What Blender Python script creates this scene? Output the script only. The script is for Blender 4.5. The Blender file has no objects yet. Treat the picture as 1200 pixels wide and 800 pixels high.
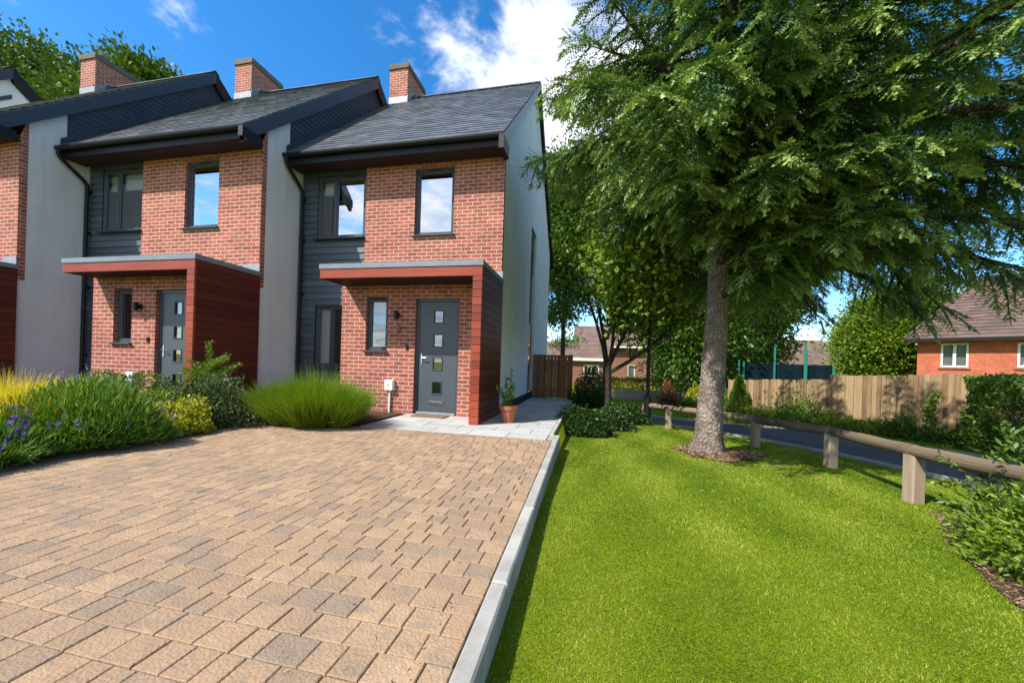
import bpy, math, random
import numpy as np
from math import radians as RD
rng = np.random.default_rng(7)
random.seed(7)
SC = bpy.context.scene
COL = SC.collection

# ------------------------------------------------------------------ materials
class NT:
    def __init__(s, name):
        s.m = bpy.data.materials.new(name); s.m.use_nodes = True
        s.t = s.m.node_tree; s.t.nodes.clear()
        s.out = s.t.nodes.new('ShaderNodeOutputMaterial')
    def n(s, typ, **kw):
        nd = s.t.nodes.new('ShaderNode' + typ)
        for k, v in kw.items():
            if k in nd.inputs: 
                s.put(nd.inputs[k], v)
            else: setattr(nd, k, v)
        return nd
    def put(s, sock, v):
        if isinstance(v, bpy.types.NodeSocket): s.t.links.new(v, sock)
        elif isinstance(v, tuple) and len(v) == 3 and sock.type == 'RGBA': sock.default_value = (*v, 1)
        else: sock.default_value = v
    def uv(s): return s.n('UVMap', uv_map='UVMap').outputs[0]
    def obj(s): return s.n('TexCoord').outputs['Object']
    def pos(s): return s.n('NewGeometry').outputs['Position']
    def attr(s, name='var'): return s.n('Attribute', attribute_name=name).outputs['Fac']
    def noise(s, vec, scale, detail=4, rough=.55): return s.n('TexNoise', Vector=vec, Scale=scale, Detail=detail, Roughness=rough).outputs['Fac']
    def ramp(s, fac, stops, interp='LINEAR'):
        r = s.n('ValToRGB', Fac=fac); cr = r.color_ramp; cr.interpolation = interp
        while len(cr.elements) < len(stops): cr.elements.new(.5)
        for e, (p, c) in zip(cr.elements, stops):
            e.position = p; e.color = (*c, 1) if isinstance(c, tuple) else (c, c, c, 1)
        return r.outputs[0]
    def mix(s, fac, a, b, blend='MIX'):
        x = s.n('Mix', data_type='RGBA', blend_type=blend)
        s.put(x.inputs[0], fac); s.put(x.inputs[6], a); s.put(x.inputs[7], b)
        return x.outputs[2]
    def math(s, op, a, b=0.0):
        x = s.n('Math', operation=op); s.put(x.inputs[0], a); s.put(x.inputs[1], b); return x.outputs[0]
    def bump(s, h, strength=.3, dist=.01, normal=None):
        b = s.n('Bump', Height=h, Strength=strength, Distance=dist)
        if normal: s.t.links.new(normal, b.inputs['Normal'])
        return b.outputs[0]
    def pbr(s, col, rough=.6, normal=None, spec=.5, metal=0.0):
        p = s.n('BsdfPrincipled'); s.put(p.inputs['Base Color'], col); s.put(p.inputs['Roughness'], rough)
        p.inputs['Specular IOR Level'].default_value = spec; p.inputs['Metallic'].default_value = metal
        if normal: s.t.links.new(normal, p.inputs['Normal'])
        return p.outputs[0]
    def end(s, sh): s.t.links.new(sh, s.out.inputs[0]); return s.m

def m_plain(name, col, rough=.5, var=.12, scale=6, metal=0, spec=.5, bump=0.0):
    t = NT(name); nz = t.noise(t.pos(), scale, 5)
    lo = tuple(c * (1 - var) for c in col); hi = tuple(min(1, c * (1 + var)) for c in col)
    c = t.ramp(nz, [(.3, lo), (.7, hi)])
    nm = t.bump(t.noise(t.pos(), scale * 12, 3), bump, .004) if bump else None
    return t.end(t.pbr(c, rough, nm, spec, metal))

def m_brick(name, c1, c2, mortar, w=.212, h=.0745, off=(0, 0)):
    t = NT(name)
    mp = t.n('Mapping', Vector=t.uv()); mp.inputs['Location'].default_value = (off[0], off[1], 0)
    nz = t.n('TexNoise', Vector=mp.outputs[0], Scale=9.0, Detail=3.0)
    wob = t.n('VectorMath', operation='MULTIPLY_ADD'); t.put(wob.inputs[0], nz.outputs['Color']); wob.inputs[1].default_value = (.006, .006, 0); t.put(wob.inputs[2], mp.outputs[0])
    b = t.n('TexBrick', Vector=wob.outputs[0], Scale=1.0, Color1=c1, Color2=c2, Mortar=mortar)
    b.inputs['Brick Width'].default_value = w; b.inputs['Row Height'].default_value = h
    b.inputs['Mortar Size'].default_value = .0062; b.inputs['Mortar Smooth'].default_value = .2; b.inputs['Bias'].default_value = -.1
    # a second random per brick by white noise on the cell
    big = t.noise(mp.outputs[0], 2.1, 3)
    fine = t.noise(mp.outputs[0], 60, 4, .7)
    c = t.mix(.55, b.outputs['Color'], t.ramp(big, [(.3, (.62, .56, .55)), (.7, (1.15, 1.1, 1.05))]), 'MULTIPLY')
    c = t.mix(.7, c, t.ramp(fine, [(.3, .62), (.7, 1.0)]), 'MULTIPLY')
    # pale lime bloom on some bricks
    bloom = t.noise(mp.outputs[0], 13, 5, .75)
    c = t.mix(t.math('MULTIPLY', t.ramp(bloom, [(.52, 0.0), (.68, 1.0)]), .42), c, (.54, .36, .28))
    hh = t.math('ADD', t.math('MULTIPLY', b.outputs['Fac'], -1.0), t.math('MULTIPLY', fine, .5))
    return t.end(t.pbr(c, .88, t.bump(hh, .55, .006), .25))

def m_wood(name, c1, c2, along='x', rough=.55, sc=1.0, spec=.35, bumpy=.25):
    """boards: per-face attribute var gives each board its own tone; grain runs along the board"""
    t = NT(name); v = t.attr('var')
    mp = t.n('Mapping', Vector=t.obj())
    s = {'x': (1.2, 14, 14), 'y': (14, 1.2, 14), 'z': (14, 14, 1.2)}[along]
    mp.inputs['Scale'].default_value = tuple(a * sc for a in s)
    sh = t.n('VectorMath', operation='ADD'); t.put(sh.inputs[0], mp.outputs[0])
    cx = t.n('CombineXYZ'); t.put(cx.inputs[0], t.math('MULTIPLY', v, 37.0)); t.put(cx.inputs[1], t.math('MULTIPLY', v, 91.0)); t.put(cx.inputs[2], t.math('MULTIPLY', v, 53.0))
    t.put(sh.inputs[1], cx.outputs[0])
    g = t.n('TexNoise', Vector=sh.outputs[0], Scale=1.6, Detail=6.0, Roughness=.65, Distortion=.6).outputs['Fac']
    f = t.math('ADD', t.math('MULTIPLY', g, .75), t.math('MULTIPLY', v, .45))
    c = t.ramp(f, [(.3, c1), (.85, c2)])
    return t.end(t.pbr(c, rough, t.bump(g, bumpy, .004), spec))

def m_leaf(name, stops, rough=.45, trans=.3, spec=.4, tcol=None):
    t = NT(name); v = t.attr('var')
    c = t.ramp(v, stops)
    p = t.pbr(c, rough, None, spec)
    tr = t.n('BsdfTranslucent')
    t.put(tr.inputs['Color'], t.mix(1.0, c, tcol or (1.0, 1.0, .55), 'MULTIPLY'))
    mx = t.n('MixShader'); mx.inputs[0].default_value = trans
    t.t.links.new(p, mx.inputs[1]); t.t.links.new(tr.outputs[0], mx.inputs[2])
    return t.end(mx.outputs[0])

def m_glass(name, refl=.55, tint=(.75, .8, .8)):
    t = NT(name)
    g = t.n('BsdfGlossy'); g.inputs['Roughness'].default_value = .012; t.put(g.inputs['Color'], (.93, .96, 1.0))
    wob = t.bump(t.noise(t.pos(), 1.6, 2), .012, .02); t.t.links.new(wob, g.inputs['Normal'])
    tr = t.n('BsdfTransparent'); t.put(tr.inputs['Color'], tint)
    lw = t.n('LayerWeight', Blend=.35)
    fac = t.math('ADD', t.math('MULTIPLY', lw.outputs['Fresnel'], .5), refl)
    mx = t.n('MixShader'); t.put(mx.inputs[0], fac)
    t.t.links.new(tr.outputs[0], mx.inputs[1]); t.t.links.new(g.outputs[0], mx.inputs[2])
    return t.end(mx.outputs[0])

M = {}
M['brick'] = m_brick('brick', (.45, .125, .084), (.265, .070, .050), (.68, .57, .46))
M['brick_far'] = m_brick('brick_far', (.55, .13, .06), (.45, .10, .05), (.45, .25, .17))
M['brick_brown'] = m_brick('brick_brown', (.30, .14, .09), (.22, .10, .07), (.28, .18, .13))
def m_render():
    t = NT('render'); n1 = t.noise(t.pos(), .9, 5, .6); n2 = t.noise(t.pos(), 140, 3)
    mp = t.n('Mapping', Vector=t.pos()); mp.inputs['Scale'].default_value = (5, 5, .35)
    n3 = t.noise(mp.outputs[0], 1.5, 5, .6)
    c = t.ramp(n1, [(.3, (.60, .605, .60)), (.7, (.70, .705, .70))])
    c = t.mix(.6, c, t.ramp(n3, [(.35, .86), (.6, 1.0)]), 'MULTIPLY')
    return t.end(t.pbr(c, .9, t.bump(n2, .08, .003), .2))
M['render'] = m_render()
M['anthracite'] = m_plain('anthracite', (.030, .038, .048), .38, .12, 3)
M['frame'] = m_plain('frame', (.045, .058, .075), .35, .08, 3)
M['black'] = m_plain('black', (.007, .008, .010), .5, .1, 4, spec=.3)
M['door'] = m_plain('door', (.060, .073, .090), .42, .06, 2, bump=.05)
M['steel'] = m_plain('steel', (.62, .62, .63), .25, .05, 6, metal=1)
M['lead'] = m_plain('lead', (.27, .285, .31), .55, .18, 7, metal=.2)
M['zinc'] = m_plain('zinc', (.17, .20, .23), .45, .1, 4)
M['white'] = m_plain('white', (.75, .75, .72), .45, .05, 5)
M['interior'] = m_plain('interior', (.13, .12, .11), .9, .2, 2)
M['blind'] = m_plain('blind', (.72, .70, .64), .8, .05, 9)
M['glass'] = m_glass('glass', .62)
M['glass_dim'] = m_glass('glass_dim', .22)
M['glass_dark'] = m_glass('glass_dark', .12, (.5, .55, .55))
def m_clad(name, col):
    t = NT(name); v = t.attr('var'); mp = t.n('Mapping', Vector=t.obj()); mp.inputs['Scale'].default_value = (1.5, 1.5, 22)
    g = t.noise(mp.outputs[0], 3, 5, .6)
    f = t.math('ADD', t.math('MULTIPLY', g, .5), t.math('MULTIPLY', v, .5))
    c = t.ramp(f, [(.2, tuple(a * .75 for a in col)), (.8, tuple(a * 1.35 for a in col))])
    return t.end(t.pbr(c, .42, t.bump(g, .2, .003), .5))
M['cladding'] = m_clad('cladding', (.058, .073, .094))
M['timber_red'] = m_wood('timber_red', (.13, .023, .011), (.34, .060, .026), 'x', .5)
M['timber_red_shaded'] = m_wood('timber_red_shaded', (.055, .010, .006), (.125, .022, .012), 'y', .42)  # same timber as the porch front, its shade darkened into the colour
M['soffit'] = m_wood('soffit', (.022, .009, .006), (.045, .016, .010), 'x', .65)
M['slate'] = None
def m_slate(name, base, rough=.42):
    t = NT(name); v = t.attr('var'); n1 = t.noise(t.pos(), 5, 5); n2 = t.noise(t.pos(), 40, 4)
    f = t.math('ADD', t.math('MULTIPLY', v, .6), t.math('MULTIPLY', n1, .4))
    c = t.ramp(f, [(.15, tuple(a * .74 for a in base)), (.85, tuple(a * 1.28 for a in base))])
    return t.end(t.pbr(c, t.math('ADD', t.math('MULTIPLY', v, .14), rough - .05), t.bump(n2, .2, .003), .5))
M['slate'] = m_slate('slate', (.105, .112, .128), .40)
M['slate_hung'] = m_slate('slate_hung', (.032, .037, .046), .5)
M['tile_far'] = m_slate('tile_far', (.115, .075, .058), .8)
M['tile_far2'] = m_slate('tile_far2', (.16, .105, .08), .85)
def m_concrete(name, base, var=.2, sc=3):
    t = NT(name); n1 = t.noise(t.pos(), sc, 6, .65); n2 = t.noise(t.pos(), 90, 4, .7)
    v = t.attr('var')
    c = t.ramp(n1, [(.25, tuple(a * (1 - var) for a in base)), (.75, tuple(min(1, a * (1 + var)) for a in base))])
    c = t.mix(.5, c, t.ramp(n2, [(.3, .72), (.65, 1.08)]), 'MULTIPLY')
    c = t.mix(.8, c, t.ramp(v, [(0, .82), (1, 1.08)]), 'MULTIPLY')
    return t.end(t.pbr(c, .85, t.bump(n2, .25, .004), .3))
M['concrete'] = m_concrete('concrete', (.36, .345, .31), .3, 4)
M['stone_cap'] = m_concrete('stone_cap', (.135, .118, .10))
M['slab'] = m_concrete('slab', (.40, .40, .385), .14)
M['wall_far'] = m_concrete('wall_far', (.36, .32, .27), .12)
def m_paver():
    t = NT('paver'); v = t.attr('var'); p = t.pos()
    n1 = t.noise(p, 2.0, 5, .6); n2 = t.n('TexVoronoi', Vector=p, Scale=75.0).outputs['Distance']; n3 = t.noise(p, 130, 4, .7)
    n4 = t.noise(p, 7.5, 5, .7)
    f = t.math('ADD', v, t.math('MULTIPLY', t.math('SUBTRACT', n4, .5), 1.15))
    c = t.ramp(f, [(0.0, (.235, .178, .130)), (.16, (.29, .212, .148)), (.34, (.315, .215, .137)), (.6, (.36, .243, .148)), (1.0, (.42, .292, .183))])
    c = t.mix(.8, c, t.ramp(n1, [(.3, (.80, .80, .82)), (.7, (1.10, 1.06, 1.0))]), 'MULTIPLY')
    c = t.mix(.85, c, t.ramp(n3, [(.28, .62), (.66, 1.12)]), 'MULTIPLY')
    mp = t.n('Mapping', Vector=p); mp.inputs['Scale'].default_value = (1.0, 2.6, 1); mp.inputs['Rotation'].default_value = (0, 0, .5)
    gb = t.noise(mp.outputs[0], 4.2, 6, .62)
    c = t.mix(t.math('MULTIPLY', t.ramp(gb, [(.53, 0.0), (.60, 1.0)]), .55), c, (.215, .170, .128))
    # pale shell-like flecks
    c = t.mix(t.ramp(n2, [(.10, .38), (.22, 0.0)]), c, (.60, .47, .35))
    st = t.noise(p, 1.1, 6, .7)
    c = t.mix(t.math('MULTIPLY', t.ramp(st, [(.60, 0.0), (.72, 1.0)]), .45), c, (.13, .11, .10))
    h = t.math('ADD', t.math('MULTIPLY', n3, .7), t.math('MULTIPLY', n2, -.6))
    return t.end(t.pbr(c, .9, t.bump(h, .75, .006), .25))
M['paver'] = m_paver()
M['sand'] = m_plain('joint_sand', (.095, .074, .054), .95, .3, 20)
def m_soil():
    t = NT('soil'); n = t.noise(t.pos(), 18, 6, .75); n2 = t.n('TexVoronoi', Vector=t.pos(), Scale=45.0).outputs['Distance']
    c = t.ramp(n, [(.3, (.045, .026, .016)), (.7, (.14, .085, .052))])
    return t.end(t.pbr(c, .95, t.bump(t.math('ADD', n, n2), .9, .03), .2))
M['soil'] = m_soil()
M['mulch'] = m_leaf('mulch', [(0, (.10, .052, .03)), (.5, (.23, .135, .08)), (1, (.40, .27, .175))], .85, .0, .2)
def m_ground():
    t = NT('ground_grass'); p = t.pos(); n = t.noise(p, 1.2, 6, .65); n2 = t.noise(p, 60, 5, .8)
    c = t.ramp(n, [(.3, (.15, .22, .006)), (.7, (.25, .31, .010))])
    c = t.mix(.8, c, t.ramp(n2, [(.3, .45), (.7, 1.2)]), 'MULTIPLY')
    return t.end(t.pbr(c, .9, t.bump(n2, 1.0, .02), .1))
M['ground'] = m_ground()
def m_road():
    t = NT('asphalt'); p = t.pos(); n = t.noise(p, .8, 5, .6); n2 = t.noise(p, 120, 4, .8)
    c = t.ramp(n, [(.3, (.085, .078, .070)), (.7, (.125, .115, .102))])
    c = t.mix(.8, c, t.ramp(n2, [(.3, .55), (.7, 1.25)]), 'MULTIPLY')
    return t.end(t.pbr(c, .8, t.bump(n2, .5, .008), .12))
M['road'] = m_road()
def m_bark(name, c1, c2, sc=14, pale=None):
    t = NT(name); p = t.pos(); mp = t.n('Mapping', Vector=p); mp.inputs['Scale'].default_value = (1, 1, .55)
    nz = t.n('TexNoise', Vector=mp.outputs[0], Scale=7.0, Detail=5.0)
    wv = t.n('VectorMath', operation='MULTIPLY_ADD'); t.put(wv.inputs[0], nz.outputs['Color']); wv.inputs[1].default_value = (.09, .09, .09); t.put(wv.inputs[2], mp.outputs[0])
    vo = t.n('TexVoronoi', Vector=wv.outputs[0], Scale=float(sc), feature='DISTANCE_TO_EDGE').outputs['Distance']
    n = t.noise(p, 9, 6, .7)
    c = t.ramp(n, [(.3, c1), (.7, c2)])
    c = t.mix(.75, c, t.ramp(vo, [(0, .52), (.16, 1.0)]), 'MULTIPLY')
    if pale:
        c = t.mix(t.ramp(t.noise(p, 2.6, 6, .75), [(.52, 0.0), (.62, .65)]), c, pale)
    h = t.math('ADD', t.ramp(vo, [(0, 0.0), (.25, 1.0)]), t.math('MULTIPLY', n, .6))
    return t.end(t.pbr(c, .9, t.bump(h, .75, .025), .2))
M['bark'] = m_bark('bark_cedar', (.15, .112, .086), (.29, .228, .185), 24, (.36, .30, .255))
M['bark_dark'] = m_bark('bark_dark', (.045, .033, .024), (.11, .08, .058), 22)
M['fence'] = m_wood('fence_wood', (.125, .078, .040), (.36, .250, .135), 'z', .85, 1.0, .2, .4)
M['gate'] = m_wood('gate_wood', (.13, .06, .03), (.24, .125, .065), 'z', .75, 1.0, .2, .4)
M['rail'] = m_wood('rail_wood', (.095, .07, .046), (.26, .195, .135), 'y', .88, .6, .2, .5)
M['railpost'] = m_wood('rail_post_wood', (.17, .125, .08), (.42, .325, .225), 'z', .88, .8, .2, .5)
M['terracotta'] = m_plain('terracotta', (.36, .12, .055), .75, .18, 12, bump=.1)
M['green_paint'] = m_plain('green_paint', (.01, .16, .11), .45, .1, 4)
M['net'] = m_plain('windbreak_net', (.005, .014, .020), .9, .25, 3, spec=.05)
M['mat'] = m_plain('coir', (.16, .105, .055), .95, .3, 40, bump=.5)
M['rust'] = m_plain('rust', (.25, .11, .05), .7, .3, 40)

L = m_leaf
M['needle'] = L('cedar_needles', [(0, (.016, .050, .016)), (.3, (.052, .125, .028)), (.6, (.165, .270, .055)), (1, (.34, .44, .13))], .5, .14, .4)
M['grass'] = L('grass_blades', [(0, (.075, .155, .007)), (.45, (.180, .275, .012)), (.85, (.32, .38, .03)), (1, (.50, .46, .11))], .55, .35, .25)
M['leaf_dark'] = L('leaf_dark', [(0, (.016, .042, .008)), (.6, (.035, .085, .012)), (1, (.07, .13, .02))], .42, .2, .4)
M['leaf_mid'] = L('leaf_mid', [(0, (.035, .09, .008)), (.55, (.09, .175, .016)), (1, (.17, .27, .03))], .45, .3, .4)
M['leaf_light'] = L('leaf_light', [(0, (.08, .15, .01)), (.5, (.17, .27, .02)), (1, (.29, .39, .04))], .45, .38, .4)
M['leaf_hedge'] = L('leaf_hedge', [(0, (.03, .085, .008)), (.6, (.085, .175, .012)), (1, (.16, .27, .025))], .4, .25, .5)
M['leaf_far'] = L('leaf_far', [(0, (.02, .055, .008)), (.5, (.07, .135, .012)), (1, (.17, .25, .022))], .55, .25, .3)
M['gold_leaf'] = L('gold_leaf', [(0, (.16, .22, .01)), (.4, (.36, .38, .02)), (1, (.60, .55, .05))], .5, .35, .3)
M['gold_grass'] = L('gold_grass', [(0, (.42, .36, .012)), (.5, (.66, .55, .025)), (1, (.80, .70, .13))], .5, .35, .3)
M['lav_leaf'] = L('lavender_leaf', [(0, (.045, .12, .010)), (.55, (.12, .24, .02)), (1, (.23, .34, .06))], .5, .28, .35)
M['lav_flower'] = L('lavender_flower', [(0, (.14, .12, .28)), (.5, (.20, .16, .42)), (1, (.30, .26, .5))], .6, .2, .2, (1, 1, 1))
M['violet'] = L('violet_flower', [(0, (.12, .05, .42)), (1, (.24, .11, .68))], .6, .25, .2, (1, 1, 1))
M['pale_blue'] = L('pale_blue_flower', [(0, (.30, .38, .6)), (1, (.5, .6, .8))], .6, .25, .2, (1, 1, 1))
M['rush'] = L('rush_green', [(0, (.06, .14, .008)), (.5, (.15, .26, .012)), (.85, (.26, .36, .02)), (1, (.42, .42, .07))], .5, .3, .3)
M['sage'] = L('sage_leaf', [(0, (.035, .070, .020)), (.6, (.075, .115, .035)), (1, (.15, .19, .075))], .5, .22, .35)
M['red_leaf'] = L('red_leaf', [(0, (.10, .05, .03)), (.5, (.22, .07, .05)), (1, (.30, .14, .05))], .5, .3, .3)
M['purple_plume'] = L('purple_plume', [(0, (.16, .08, .07)), (1, (.34, .2, .14))], .6, .3, .2)

# ------------------------------------------------------------------ mesh helpers
class MB:
    """collects polygons (with material slot and per-face var), builds ONE mesh object; UVs are box-projected in metres"""
    def __init__(s): s.v = []; s.f = []; s.mi = []; s.vr = []
    def face(s, pts, mi=0, var=None):
        i = len(s.v); s.v += [tuple(p) for p in pts]; s.f.append(tuple(range(i, i + len(pts)))); s.mi.append(mi)
        s.vr.append(random.random() if var is None else var)
    def box(s, x0, x1, y0, y1, z0, z1, mi=0, var=None):
        var = random.random() if var is None else var
        a, b, c, d = (x0, y0, z0), (x1, y0, z0), (x1, y1, z0), (x0, y1, z0)
        e, f, g, h = (x0, y0, z1), (x1, y0, z1), (x1, y1, z1), (x0, y1, z1)
        for q in ((d, c, b, a), (e, f, g, h), (a, b, f, e), (b, c, g, f), (c, d, h, g), (d, a, e, h)): s.face(q, mi, var)
    def bbox(s, x0, x1, y0, y1, z0, z1, c=.004, mi=0, var=None):
        """box with its top edges chamfered"""
        var = random.random() if var is None else var
        lo = [(x0, y0), (x1, y0), (x1, y1), (x0, y1)]; hi = [(x0 + c, y0 + c), (x1 - c, y0 + c), (x1 - c, y1 - c), (x0 + c, y1 - c)]
        s.face([(*p, z1) for p in hi], mi, var)
        for k in range(4):
            l = (k + 1) % 4
            s.face([(*lo[k], z1 - c), (*lo[l], z1 - c), (*hi[l], z1), (*hi[k], z1)], mi, var)
            s.face([(*lo[k], z0), (*lo[l], z0), (*lo[l], z1 - c), (*lo[k], z1 - c)], mi, var)
    def fbox(s, x0, x1, y0, y1, z0, z1, c=.006, mi=0, var=None):
        """box with the edges of its -Y face chamfered"""
        var = random.random() if var is None else var
        A = [(x0, z0), (x1, z0), (x1, z1), (x0, z1)]; B = [(x0 + c, z0 + c), (x1 - c, z0 + c), (x1 - c, z1 - c), (x0 + c, z1 - c)]
        s.face([(p[0], y0, p[1]) for p in B], mi, var)
        for k in range(4):
            l = (k + 1) % 4
            s.face([(A[k][0], y0 + c, A[k][1]), (A[l][0], y0 + c, A[l][1]), (B[l][0], y0, B[l][1]), (B[k][0], y0, B[k][1])], mi, var)
            s.face([(A[k][0], y1, A[k][1]), (A[l][0], y1, A[l][1]), (A[l][0], y0 + c, A[l][1]), (A[k][0], y0 + c, A[k][1])], mi, var)
    def tube(s, pts, rad, k=8, mi=0, cap=True):
        pts = [np.array(p, float) for p in pts]; rad = [rad] * len(pts) if np.isscalar(rad) else rad
        base = len(s.v); n = len(pts); prev = None
        for i, p in enumerate(pts):
            d = pts[min(i + 1, n - 1)] - pts[max(i - 1, 0)]; d = d / (np.linalg.norm(d) + 1e-9)
            if prev is None:
                a = np.cross(d, (0, 0, 1.0)); a = a if np.linalg.norm(a) > .05 else np.cross(d, (1.0, 0, 0))
            else: a = prev - d * (prev @ d)
            a = a / np.linalg.norm(a); prev = a; b = np.cross(d, a)
            for j in range(k):
                th = 2 * math.pi * j / k; s.v.append(tuple(p + rad[i] * (a * math.cos(th) + b * math.sin(th))))
        vv = random.random()
        for i in range(n - 1):
            for j in range(k):
                q = (base + i * k + j, base + i * k + (j + 1) % k, base + (i + 1) * k + (j + 1) % k, base + (i + 1) * k + j)
                s.f.append(q); s.mi.append(mi); s.vr.append(vv)
        if cap:
            s.f.append(tuple(base + j for j in range(k))[::-1]); s.mi.append(mi); s.vr.append(vv)
            s.f.append(tuple(base + (n - 1) * k + j for j in range(k))); s.mi.append(mi); s.vr.append(vv)
    def lathe(s, cx, cy, prof, k=24, mi=0):
        base = len(s.v)
        for r, z in prof:
            for j in range(k):
                th = 2 * math.pi * j / k; s.v.append((cx + r * math.cos(th), cy + r * math.sin(th), z))
        for i in range(len(prof) - 1):
            for j in range(k):
                s.f.append((base + i * k + j, base + i * k + (j + 1) % k, base + (i + 1) * k + (j + 1) % k, base + (i + 1) * k + j)); s.mi.append(mi); s.vr.append(.5)
    def build(s, name, mats, parent=None, smooth=False, uvoff=(0, 0)):
        me = bpy.data.meshes.new(name); me.from_pydata(s.v, [], s.f)
        mats = mats if isinstance(mats, (list, tuple)) else [mats]
        for m in mats: me.materials.append(M[m] if isinstance(m, str) else m)
        me.polygons.foreach_set('material_index', s.mi)
        a = me.attributes.new('var', 'FLOAT', 'FACE'); a.data.foreach_set('value', s.vr)
        me.update()
        nl = len(me.loops); vi = np.empty(nl, int); me.loops.foreach_get('vertex_index', vi)
        co = np.array(s.v, float)[vi]
        nrm = np.empty(len(me.polygons) * 3); me.polygons.foreach_get('normal', nrm); nrm = np.abs(nrm.reshape(-1, 3))
        tot = np.empty(len(me.polygons), int); me.polygons.foreach_get('loop_total', tot)
        ax = np.repeat(np.argmax(nrm, axis=1), tot)
        u = np.where(ax == 0, co[:, 1], co[:, 0]) + uvoff[0]; w = np.where(ax == 2, co[:, 1], co[:, 2]) + uvoff[1]
        uv = me.uv_layers.new(name='UVMap'); uv.data.foreach_set('uv', np.stack([u, w], 1).ravel())
        if smooth: me.polygons.foreach_set('use_smooth', [True] * len(me.polygons))
        o = bpy.data.objects.new(name, me); COL.objects.link(o)
        if parent: o.parent = parent
        return o

def np_mesh(name, V, F, var, mat, parent=None, smooth=False):
    """V (n,3), F (m,k) same-size polygons, var (m,)"""
    V = np.ascontiguousarray(V, np.float32); F = np.ascontiguousarray(F, np.int32); k = F.shape[1]
    me = bpy.data.meshes.new(name)
    me.vertices.add(len(V)); me.vertices.foreach_set('co', V.ravel())
    me.loops.add(F.size); me.loops.foreach_set('vertex_index', F.ravel())
    me.polygons.add(len(F)); me.polygons.foreach_set('loop_start', np.arange(0, F.size, k, dtype=np.int32))
    me.polygons.foreach_set('loop_total', np.full(len(F), k, np.int32))
    me.update(calc_edges=True)
    a = me.attributes.new('var', 'FLOAT', 'FACE'); a.data.foreach_set('value', np.ascontiguousarray(var, np.float32))
    if smooth: me.polygons.foreach_set('use_smooth', np.ones(len(F), bool))
    me.materials.append(M[mat])
    o = bpy.data.objects.new(name, me); COL.objects.link(o)
    if parent: o.parent = parent
    return o

def thing(name, label, cat, loc=(0, 0, 0), rz=0, group=None):
    o = bpy.data.objects.new(name, None); COL.objects.link(o); o.location = loc; o.rotation_euler = (0, 0, rz)
    o.empty_display_size = .1
    o['label'] = label; o['category'] = cat
    if group: o['group'] = group
    return o
def tag(o, label, cat, group=None):
    o['label'] = label; o['category'] = cat
    if group: o['group'] = group
    return o
def struct(o, kind='structure'): o['kind'] = kind; return o

def unit(a): return a / (np.linalg.norm(a, axis=-1, keepdims=True) + 1e-9)
def leaves(C, D, Ln, Wd, fold=.25):
    """one folded diamond leaf per row: base C, direction D"""
    n = len(C); D = unit(D); S = unit(np.cross(D, rng.normal(size=(n, 3)))); N = np.cross(D, S)
    Ln = np.broadcast_to(Ln, (n,))[:, None]; Wd = np.broadcast_to(Wd, (n,))[:, None]
    V = np.empty((n, 4, 3)); V[:, 0] = C; m = C + D * Ln * .5
    V[:, 1] = m + S * Wd * .5 + N * Wd * fold; V[:, 3] = m - S * Wd * .5 + N * Wd * fold; V[:, 2] = C + D * Ln
    return V.reshape(-1, 3), np.arange(4 * n).reshape(n, 4)
def blades(B, D, Ln, Wd, bend, seg=3):
    """thin bending blades: root B, direction D, bend = fall at the tip (fraction of length)"""
    n = len(B); D = unit(D); S = unit(np.cross(D, rng.normal(size=(n, 3))))
    Ln = np.broadcast_to(Ln, (n,))[:, None]; Wd = np.broadcast_to(Wd, (n,))[:, None]; bend = np.broadcast_to(bend, (n,))[:, None]
    V = np.empty((n, 2 * (seg + 1), 3)); H = D * [1, 1, 0]; H = H / (np.linalg.norm(H, axis=1, keepdims=True) + .15)
    for i in range(seg + 1):
        t = i / seg; p = B + D * Ln * t + (H * .7 - np.array([0, 0, 1.0])) * bend * Ln * t * t
        w = Wd * .5 * (1 - t * .92)
        V[:, 2 * i] = p - S * w; V[:, 2 * i + 1] = p + S * w
    F = []
    base = np.arange(n)[:, None] * (2 * (seg + 1))
    for i in range(seg): F.append(base + np.array([2 * i, 2 * i + 1, 2 * i + 3, 2 * i + 2]))
    F = np.stack(F, 1).reshape(-1, 4)
    return V.reshape(-1, 3), F
def join(parts):
    Vs, Fs, o = [], [], 0
    for V, F in parts: Vs.append(V); Fs.append(F + o); o += len(V)
    return np.concatenate(Vs), np.concatenate(Fs)
def rdir(n, up=0.0): d = rng.normal(size=(n, 3)); d = unit(d); d[:, 2] += up; return unit(d)

# ------------------------------------------------------------------ terrain
RP = [(-50, 2.9), (0, 2.9), (4.2, 2.96), (5.7, 3.1), (7, 2.74), (8.9, 1.72), (9.6, 1.3), (11, .3), (13, -1.5), (60, -1.5)]
def rail_x(y): return np.interp(y, [a for a, b in RP], [b for a, b in RP])
def gz(x, y):
    x = np.asarray(x, float); y = np.asarray(y, float)
    lawn = -.13 - .038 * np.clip(y - 3, 0, 6.2)
    right = lawn - .04 * np.clip(x - rail_x(y) - .3, 0, 4) - .04 * np.clip(y - 9.2, 0, 8) * (x > rail_x(y))
    left = -.03 - .1 * np.clip(y - 17, 0, 5)
    w = np.clip((y - 11.4) / 4, 0, 1)
    left = np.where(y > 11.4, left * (1 - w) + right * w, left)
    return np.where(x < -.445, left, right)

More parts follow.
